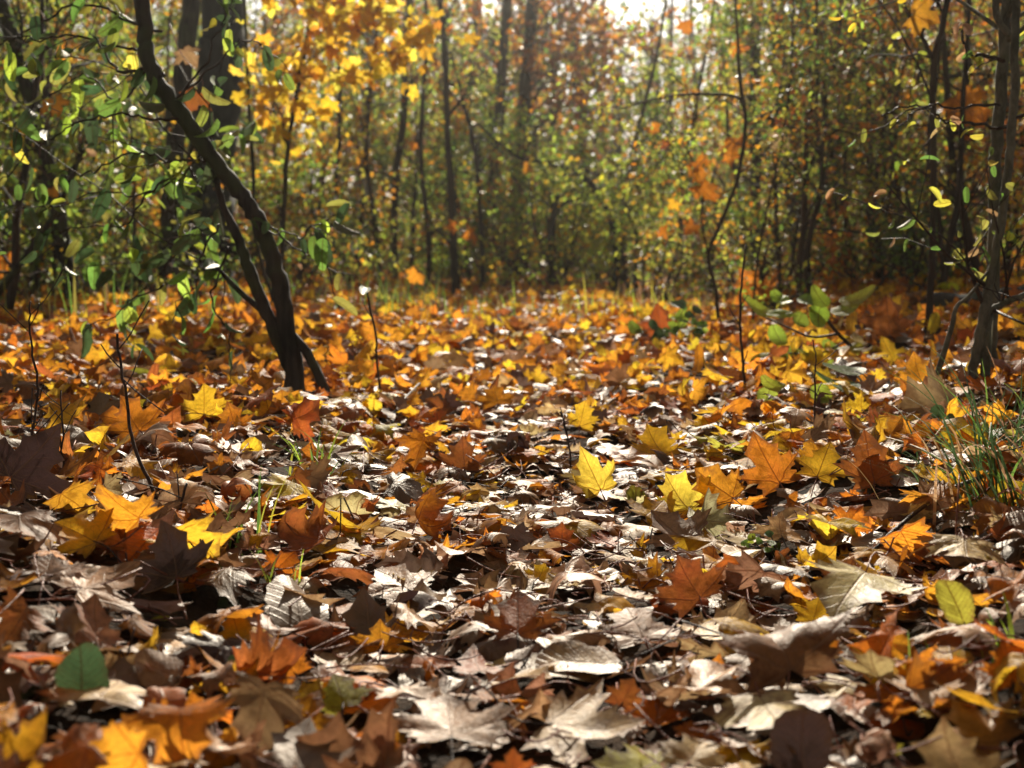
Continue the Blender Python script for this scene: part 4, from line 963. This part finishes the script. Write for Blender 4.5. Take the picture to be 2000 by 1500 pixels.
def tuft(u, v, n, L, w, label, az=None, lean=(0.2, 0.9), rad=0.03, pal=None, group=None):
    g = ground(u, v); b = np.array([g[0], g[1], float(hgt(g[0], g[1]))]); root = empty('grass_tuft', b)
    spec = []
    for _ in range(n):
        a = rng.uniform(0, 6.28) if az is None else az + rng.normal() * 0.7
        spec.append((np.array([rng.normal() * rad, rng.normal() * rad, 0.0]), a, rng.uniform(*lean), L * rng.uniform(0.5, 1.2), w * rng.uniform(0.7, 1.2)))
    if n <= 15:
        for q in spec: blades(root, [q], 'blade', pal=pal)
    else: blades(root, spec, pal=pal)
    tag(root, label, 'grass tuft', group)
tuft(462, 1080, 15, 0.13, 0.0022, 'bright green grass tuft beside the purple brown sail leaf')
tuft(518, 1195, 8, 0.10, 0.0022, 'small fresh grass tuft in front of the two lobed orange leaf')
tuft(625, 1215, 4, 0.06, 0.0018, 'tiny sprout of three grass blades in pale litter')
tuft(490, 1310, 5, 0.06, 0.002, 'short grass sprout beside the spotted orange leaf')
tuft(620, 945, 18, 0.16, 0.0025, 'blurred grass tuft lying flat in the shaded litter', None, (0.7, 1.3))
tuft(1965, 1010, 46, 0.36, 0.0024, 'large grass clump at the edge with long blades sweeping over the litter', 3.4, (0.75, 1.5), 0.05, {'green': 3, 'deep': 7, 'tan': 2})
tuft(1990, 870, 40, 0.22, 0.0024, 'thick tangled grass clump at the foot of the stout young trunk', None, (0.3, 1.3), 0.07, {'green': 5, 'deep': 6, 'tan': 1})
tuft(1925, 1040, 34, 0.30, 0.0022, 'low grass clump bent flat around the dark fallen stick', 3.2, (1.0, 1.6), 0.06, {'green': 2, 'deep': 6, 'tan': 4})
tuft(1990, 940, 44, 0.26, 0.0022, 'dark tangled grass and straw above the long sweeping blades', None, (0.3, 1.4), 0.09, {'deep': 6, 'green': 1, 'tan': 3})
for i in range(16):
    uu = rng.uniform(60, 1700); vv = rng.uniform(598, 640)
    tuft(uu, vv, int(rng.integers(14, 34)), rng.uniform(0.14, 0.32), 0.003, 'blurred grass tuft where the leaf carpet meets the thicket', None, (0.2, 1.2), 0.14, {'green': 3, 'olive': 3, 'spring': 3, 'tan': 3}, 'grass tufts along the forest edge')
tuft(1800, 1350, 14, 0.08, 0.001, 'thin wispy grass tuft between dark curled leaves')
tuft(1240, 615, 60, 0.26, 0.003, 'dry grass clump at the far bend of the path', None, (0.2, 1.2), 0.25, {'tan': 4, 'lime': 3, 'olive': 2})
tuft(1330, 640, 46, 0.22, 0.003, 'sunlit mixed grass clump under the orange hung saplings', None, (0.1, 0.8), 0.15, {'spring': 4, 'lime': 3, 'tan': 2})
tuft(760, 620, 34, 0.35, 0.004, 'dark grass clump at the shaded edge of the litter', None, (0.1, 0.7), 0.15, {'green': 4, 'olive': 3, 'deep': 3})
tuft(130, 640, 40, 0.35, 0.004, 'shaded grass clump below the corner trunks', None, (0.1, 0.7), 0.2, {'green': 4, 'olive': 3, 'deep': 3})
tuft(1985, 1290, 5, 0.09, 0.003, 'pair of broad grass blades beside the bright orange leaf', 2.8, (0.4, 1.0))

def herb(u, v, Y, name, label, cat, leaves, pal, size, tmpl, stem=None, bark=None):
    """A small plant: stems > leaves hung at pixel positions (u, v, tilt) near depth Y."""
    g = ground(u, v) if Y is None else at(u, v, Y); Y = g[1]
    b = np.array([g[0], g[1], float(hgt(g[0], g[1]))]); root = empty(name, b)
    T = Tubes()
    for st in (stem or []):
        P, r = px_path(st, Y); T.add(P - b, r, 6)
    for (lu, lv, s, tl, yw) in leaves:
        p = at(lu, lv, Y + rng.normal() * 0.03) - b
        if not stem:
            q = np.array([p[0] * 0.2, p[1] * 0.2, 0.0]); T.add(spline(np.array([q, (q + p) * 0.5 + np.array([0, 0, 0.01]), p]), 6), 0.0012, 5)
        f = lambda x: np.array([float(x)])
        W = shape_leaves(tmpl, f(size * s), f(yw), f(tl), f(rng.normal() * 0.3), f(-0.5), f(1.57), f(0.7), f(0.1), f(0.04), f(1))[0]
        nv = len(W); c = tint(pick(pal, 1), 0.15)
        make('leaf', W + p, tmpl['F'], M_GREEN, root, np.repeat(c, nv, 0), math.floor(rng.uniform(0, 900)) + 0.97 * tmpl['fr'], tmpl['V'])
    T.build('stem', bark or M_TWIG, root)
    return tag(root, label, cat)
TO_S = oval_template(25, (0.35, 0.7, 1.0), 0.36, 0.13)
herb(1708, 730, None, 'bramble_plant', 'leafy green bramble seedling with toothed leaves arching over the litter', 'plant',
     [(1495, 610, 1.2, .5, 1.2), (1530, 588, 1.0, .3, 0.4), (1535, 612, .9, .5, 2.0), (1562, 622, 1.0, .9, 2.8), (1575, 590, .9, .4, -.3), (1605, 588, 1.1, .8, .4), (1600, 606, 1.2, 1.0, 3.0), (1640, 610, 1.2, .4, -1.1), (1660, 590, 1.3, .5, -1.2), (1525, 665, 1.0, .6, .3),
      (1510, 700, 1.5, .7, 2.0), (1540, 690, 1.2, .8, 2.9), (1565, 705, .8, .8, 3.3), (1588, 690, 1.1, .5, 1.9), (1630, 685, .8, .5, .5), (1615, 708, 1.0, 1.0, 3.1), (1655, 686, 1.3, .5, -1.2)],
     {'green': 2, 'spring': 6, 'lime': 1}, 0.068, TO_S, [[(1708, 735, 8), (1685, 700, 8), (1640, 655, 8), (1610, 620, 6), (1580, 600, 4)], [(1640, 652, 6), (1585, 658, 5), (1540, 640, 4), (1490, 618, 3)], [(1650, 668, 4), (1600, 690, 3), (1540, 690, 3)]])
herb(1725, 790, None, 'leafy_sprig', 'low sprig with three pale shining oval leaves under the bramble seedling', 'plant',
     [(1670, 725, 1.0, .3, 1.4), (1660, 755, 1.3, .3, 1.5), (1705, 758, .8, .3, 1.2)], {'green': 3, 'deep': 2}, 0.075, TO_A, [[(1728, 790, 4), (1705, 765, 4), (1690, 735, 3), (1670, 725, 2)], [(1700, 758, 3), (1670, 752, 2)]])
herb(1605, 815, None, 'leafy_sprig', 'drooping sprig with one bright serrated leaf and a pale withered one', 'plant',
     [(1600, 765, 1.0, 1.0, 3.1), (1520, 755, .8, .5, 1.0), (1500, 770, 1.1, 1.0, 2.8)], {'spring': 3, 'lime': 2, 'tan': 2}, 0.06, TO_S, [[(1606, 818, 4), (1604, 790, 4), (1590, 765, 3), (1555, 755, 2), (1520, 756, 2)]])
herb(160, 1385, None, 'ground_ivy', 'round dark green leaf on a short stem before an orange leaf', 'plant', [(160, 1340, 1.0, 0.9, 0.2)], {'deep': 1}, 0.055, TO_R)
herb(60, 1450, None, 'ground_ivy', 'pair of flat grey green round leaves in the dark corner', 'plant', [(35, 1445, 1.0, .2, 0.3), (95, 1425, 1.1, .2, 1.2)], {'deep': 1}, 0.055, TO_R)
herb(440, 1335, None, 'ground_ivy', 'round scalloped green leaves clustered beside the spotted orange leaf', 'plant', [(425, 1290, 1.0, .4, 0.3), (460, 1292, .9, .7, 1.2), (475, 1280, .7, .3, 2.2), (400, 1345, .6, .4, 1.0)], {'deep': 3, 'green': 2}, 0.045, TO_R)
herb(15, 1355, None, 'ground_ivy', 'grey green round leaves low at the shaded edge', 'plant', [(10, 1350, 1.0, .2, 0.3), (40, 1360, .9, .3, 1.2)], {'deep': 1}, 0.05, TO_R)
herb(450, 1195, None, 'ground_ivy', 'tiny grey green seedling near the small fresh grass tuft', 'plant', [(447, 1180, 1.0, .3, 0.3), (455, 1205, .9, .3, 1.2)], {'deep': 1}, 0.03, TO_R)
herb(1520, 1095, None, 'chickweed_plant', 'patch of tiny leaved chickweed in front of the domed tan leaf', 'plant',
     [(1495 + rng.normal() * 22, 1075 + rng.normal() * 18, rng.uniform(.6, 1.2), rng.uniform(.2, .9), rng.uniform(0, 6.28)) for _ in range(26)], {'green': 4, 'deep': 4, 'spring': 2}, 0.014, TO_R)
herb(1890, 880, None, 'chickweed_plant', 'patch of small leaved weed at the foot of the bent trunk', 'plant',
     [(1900 + rng.normal() * 50, 850 + rng.normal() * 28, rng.uniform(.6, 1.4), rng.uniform(.2, .9), rng.uniform(0, 6.28)) for _ in range(40)], {'green': 4, 'deep': 4, 'spring': 2}, 0.024, TO_R)
herb(1300, 680, None, 'weed_plant', 'dark green weed beside the deep red orange leaf', 'plant',
     [(1320 + rng.normal() * 28, 655 + rng.normal() * 22, rng.uniform(.6, 1.4), rng.uniform(.2, .9), rng.uniform(0, 6.28)) for _ in range(40)], {'green': 4, 'deep': 4, 'spring': 2}, 0.05, TO_R)

def twig(label, pts, Y=None, side=5, name='bare_twig', mat=None, cat='twig'):
    u0, v0, _ = pts[0]
    Y = Y or base_depth(u0, v0); b = at(u0, v0, Y)
    root = empty(name, b)
    P, r = px_path(pts, Y); P = P - b; P[1:] += np.cumsum(rng.normal(size=P[1:].shape) * 0.0018, 0)
    T = Tubes(); T.add(P, r, 6); T.build('stem', mat or M_TWIG, root)
    for _ in range(side):
        T = Tubes(); i = rng.integers(len(P) // 4, len(P) - 1)
        grow(T, P[i], unit(P[i] - P[i - 1]) + rng.normal(size=3) * 0.55, rng.uniform(0.03, 0.12), r[i] * 0.5, 0, 2, [], 0.12, 0.05, 4)
        T.build('side_twig', mat or M_TWIG, root)
    tag(root, label, cat)
twig('dark bare twig leaning up before the shaded litter, the tallest near one', [(325, 1030, 9), (300, 950, 8), (265, 850, 7), (245, 760, 6), (228, 655, 5)])
twig('short dark twig standing beside the purple brown sail leaf', [(345, 1050, 7), (356, 990, 6), (368, 935, 5)], side=2)
twig('branching bare twig at the shaded edge', [(30, 975, 6), (55, 880, 5), (72, 780, 5), (66, 680, 4), (62, 600, 3)], side=8)
twig('thin bare stem standing in the litter beside the leaning tree', [(742, 800, 5), (738, 720, 5), (728, 640, 5), (716, 570, 4)], side=2)
twig('thin bare twig standing behind the purple brown sail leaf', [(125, 960, 5), (130, 860, 4), (120, 760, 3)], side=5)
twig('thin upright twig before the upright golden leaf', [(1120, 935, 4), (1116, 860, 4), (1108, 800, 3)], side=1)
twig('reddish thin stem standing on the sunny side of the path', [(1452, 790, 6), (1450, 700, 6), (1446, 600, 5), (1460, 480, 4)], side=3)
twig('fine dark stem under the bramble seedling', [(1588, 870, 4), (1586, 780, 4), (1580, 700, 3), (1572, 660, 2)], side=2)
def stick(label, a, b, r, mat, sag=0.02):
    p, q = ground(*a), ground(*b); p[2] = hgt(p[0], p[1]) + 0.045; q[2] = hgt(q[0], q[1]) + 0.07
    n = 12; P = p + (q - p) * np.linspace(0, 1, n)[:, None]; P[:, 2] += np.sin(np.linspace(0, 3.14, n)) * sag; P += rng.normal(size=P.shape) * 0.0012
    T = Tubes(); T.add(P - p, np.linspace(r * 0.8, r, n), 7, 0.05); o = T.build('fallen_stick', mat, None); o.location = p
    tag(o, label, 'stick')
stick('dark fallen stick slanting out from under the long grass', (1690, 1140), (1925, 1000), 0.0042, M_TWIG)
stick('long pale straw lying across the dark rust red leaf', (1660, 890), (1860, 985), 0.0022, M_STRAW)
stick('thin grey straw beside the dark fallen stick', (1760, 1070), (1900, 985), 0.0018, M_STRAW)
stick('thin fallen twig in half shade under the leaning tree', (770, 835), (850, 770), 0.004, M_TWIG)
# black log shape added to stand for a dark hollow by the trunks
def log():
    p = at(1815, 745, 6.3); q = at(2080, 690, 6.9); p[2] = hgt(p[0], p[1]) + 0.07; q[2] = hgt(q[0], q[1]) + 0.09
    n = 16; P = p + (q - p) * np.linspace(0, 1, n)[:, None] + rng.normal(size=(n, 3)) * 0.006
    T = Tubes(); T.add(P - p, np.full(n, 0.062) * (1 + 0.08 * rng.normal(size=n)), 14, 0.06); o = T.build('hollow_standin', M_BARKD, None); o.location = p
    tag(o, 'black log shape put in for the dark hollow behind the stout young trunk', 'log')
log()

# ------------------------------------------------------------------ air
def haze():
    x, y0, y1, z0, z1 = 250.0, -14.0, 320.0, -1.5, 13.0
    V = [(a, b, c) for c in (z0, z1) for a, b in ((-x, y0), (x, y0), (x, y1), (-x, y1))]
    F = np.array([(3, 2, 1, 0), (4, 5, 6, 7), (0, 1, 5, 4), (1, 2, 6, 5), (2, 3, 7, 6), (3, 0, 4, 7)])
    t = NT('misty_air'); pv = t.n('ShaderNodeVolumePrincipled'); pv.inputs['Color'].default_value = (0.95, 0.95, 0.9, 1)
    pv.inputs['Density'].default_value = HAZE; pv.inputs['Anisotropy'].default_value = 0.9
    t.l(pv.outputs[0], t.out.inputs['Volume'])
    tag(make('haze', np.array(V, float), [F], t.m, smooth=False), 'thin sunlit autumn mist between the trees', 'haze', kind='stuff')
HAZE = 0.0016
haze()

# ------------------------------------------------------------------ sky, sun, camera
w = bpy.data.worlds.new('World'); sc.world = w; w.use_nodes = True
nt = w.node_tree; nt.nodes.clear()
sky = nt.nodes.new('ShaderNodeTexSky'); sky.sky_type = 'NISHITA'; sky.sun_disc = False
sky.sun_elevation = R(SUN_EL); sky.sun_rotation = R(SUN_AZ); sky.dust_density = 2.0; sky.air_density = 1.0; sky.ozone_density = 0.4
bg = nt.nodes.new('ShaderNodeBackground'); bg.inputs[1].default_value = 0.05
hs = nt.nodes.new('ShaderNodeHueSaturation'); hs.inputs['Saturation'].default_value = 0.35
wo = nt.nodes.new('ShaderNodeOutputWorld'); nt.links.new(sky.outputs[0], hs.inputs['Color']); nt.links.new(hs.outputs[0], bg.inputs[0]); nt.links.new(bg.outputs[0], wo.inputs[0])
L = bpy.data.lights.new('sun', 'SUN'); L.energy = 5.0; L.angle = R(0.55); L.color = (1.0, 0.90, 0.74)
lo = bpy.data.objects.new('sun', L); COL.objects.link(lo)
s = Vector((math.sin(R(SUN_AZ)) * math.cos(R(SUN_EL)), math.cos(R(SUN_AZ)) * math.cos(R(SUN_EL)), math.sin(R(SUN_EL))))
lo.rotation_euler = s.to_track_quat('Z', 'Y').to_euler(); lo.location = s * 60

cam = bpy.data.cameras.new('camera'); co = bpy.data.objects.new('camera', cam); COL.objects.link(co)
co.location = (0, 0, CAM_H); co.rotation_euler = (math.pi / 2 - PITCH, 0, 0)
cam.sensor_width = 36.0; cam.lens = 36.0 * FPX / 2000.0; cam.clip_end = 1000; cam.clip_start = 0.05
cam.dof.use_dof = True; cam.dof.focus_distance = 2.75; cam.dof.aperture_fstop = cam.lens / 10.0
cam.dof.aperture_blades = 0
sc.camera = co
sc.render.engine = 'CYCLES'
sc.cycles.use_denoising = True; sc.cycles.use_adaptive_sampling = True; sc.cycles.adaptive_threshold = 0.02
sc.cycles.max_bounces = 9; sc.cycles.diffuse_bounces = 4; sc.cycles.glossy_bounces = 2; sc.cycles.transmission_bounces = 6; sc.cycles.volume_bounces = 0
sc.cycles.sample_clamp_indirect = 6.0
sc.view_settings.view_transform = 'Standard'; sc.view_settings.look = 'None'; sc.view_settings.gamma = 1.0
sc.view_settings.exposure = 0.9
print('leaves', LEAF_N[0])
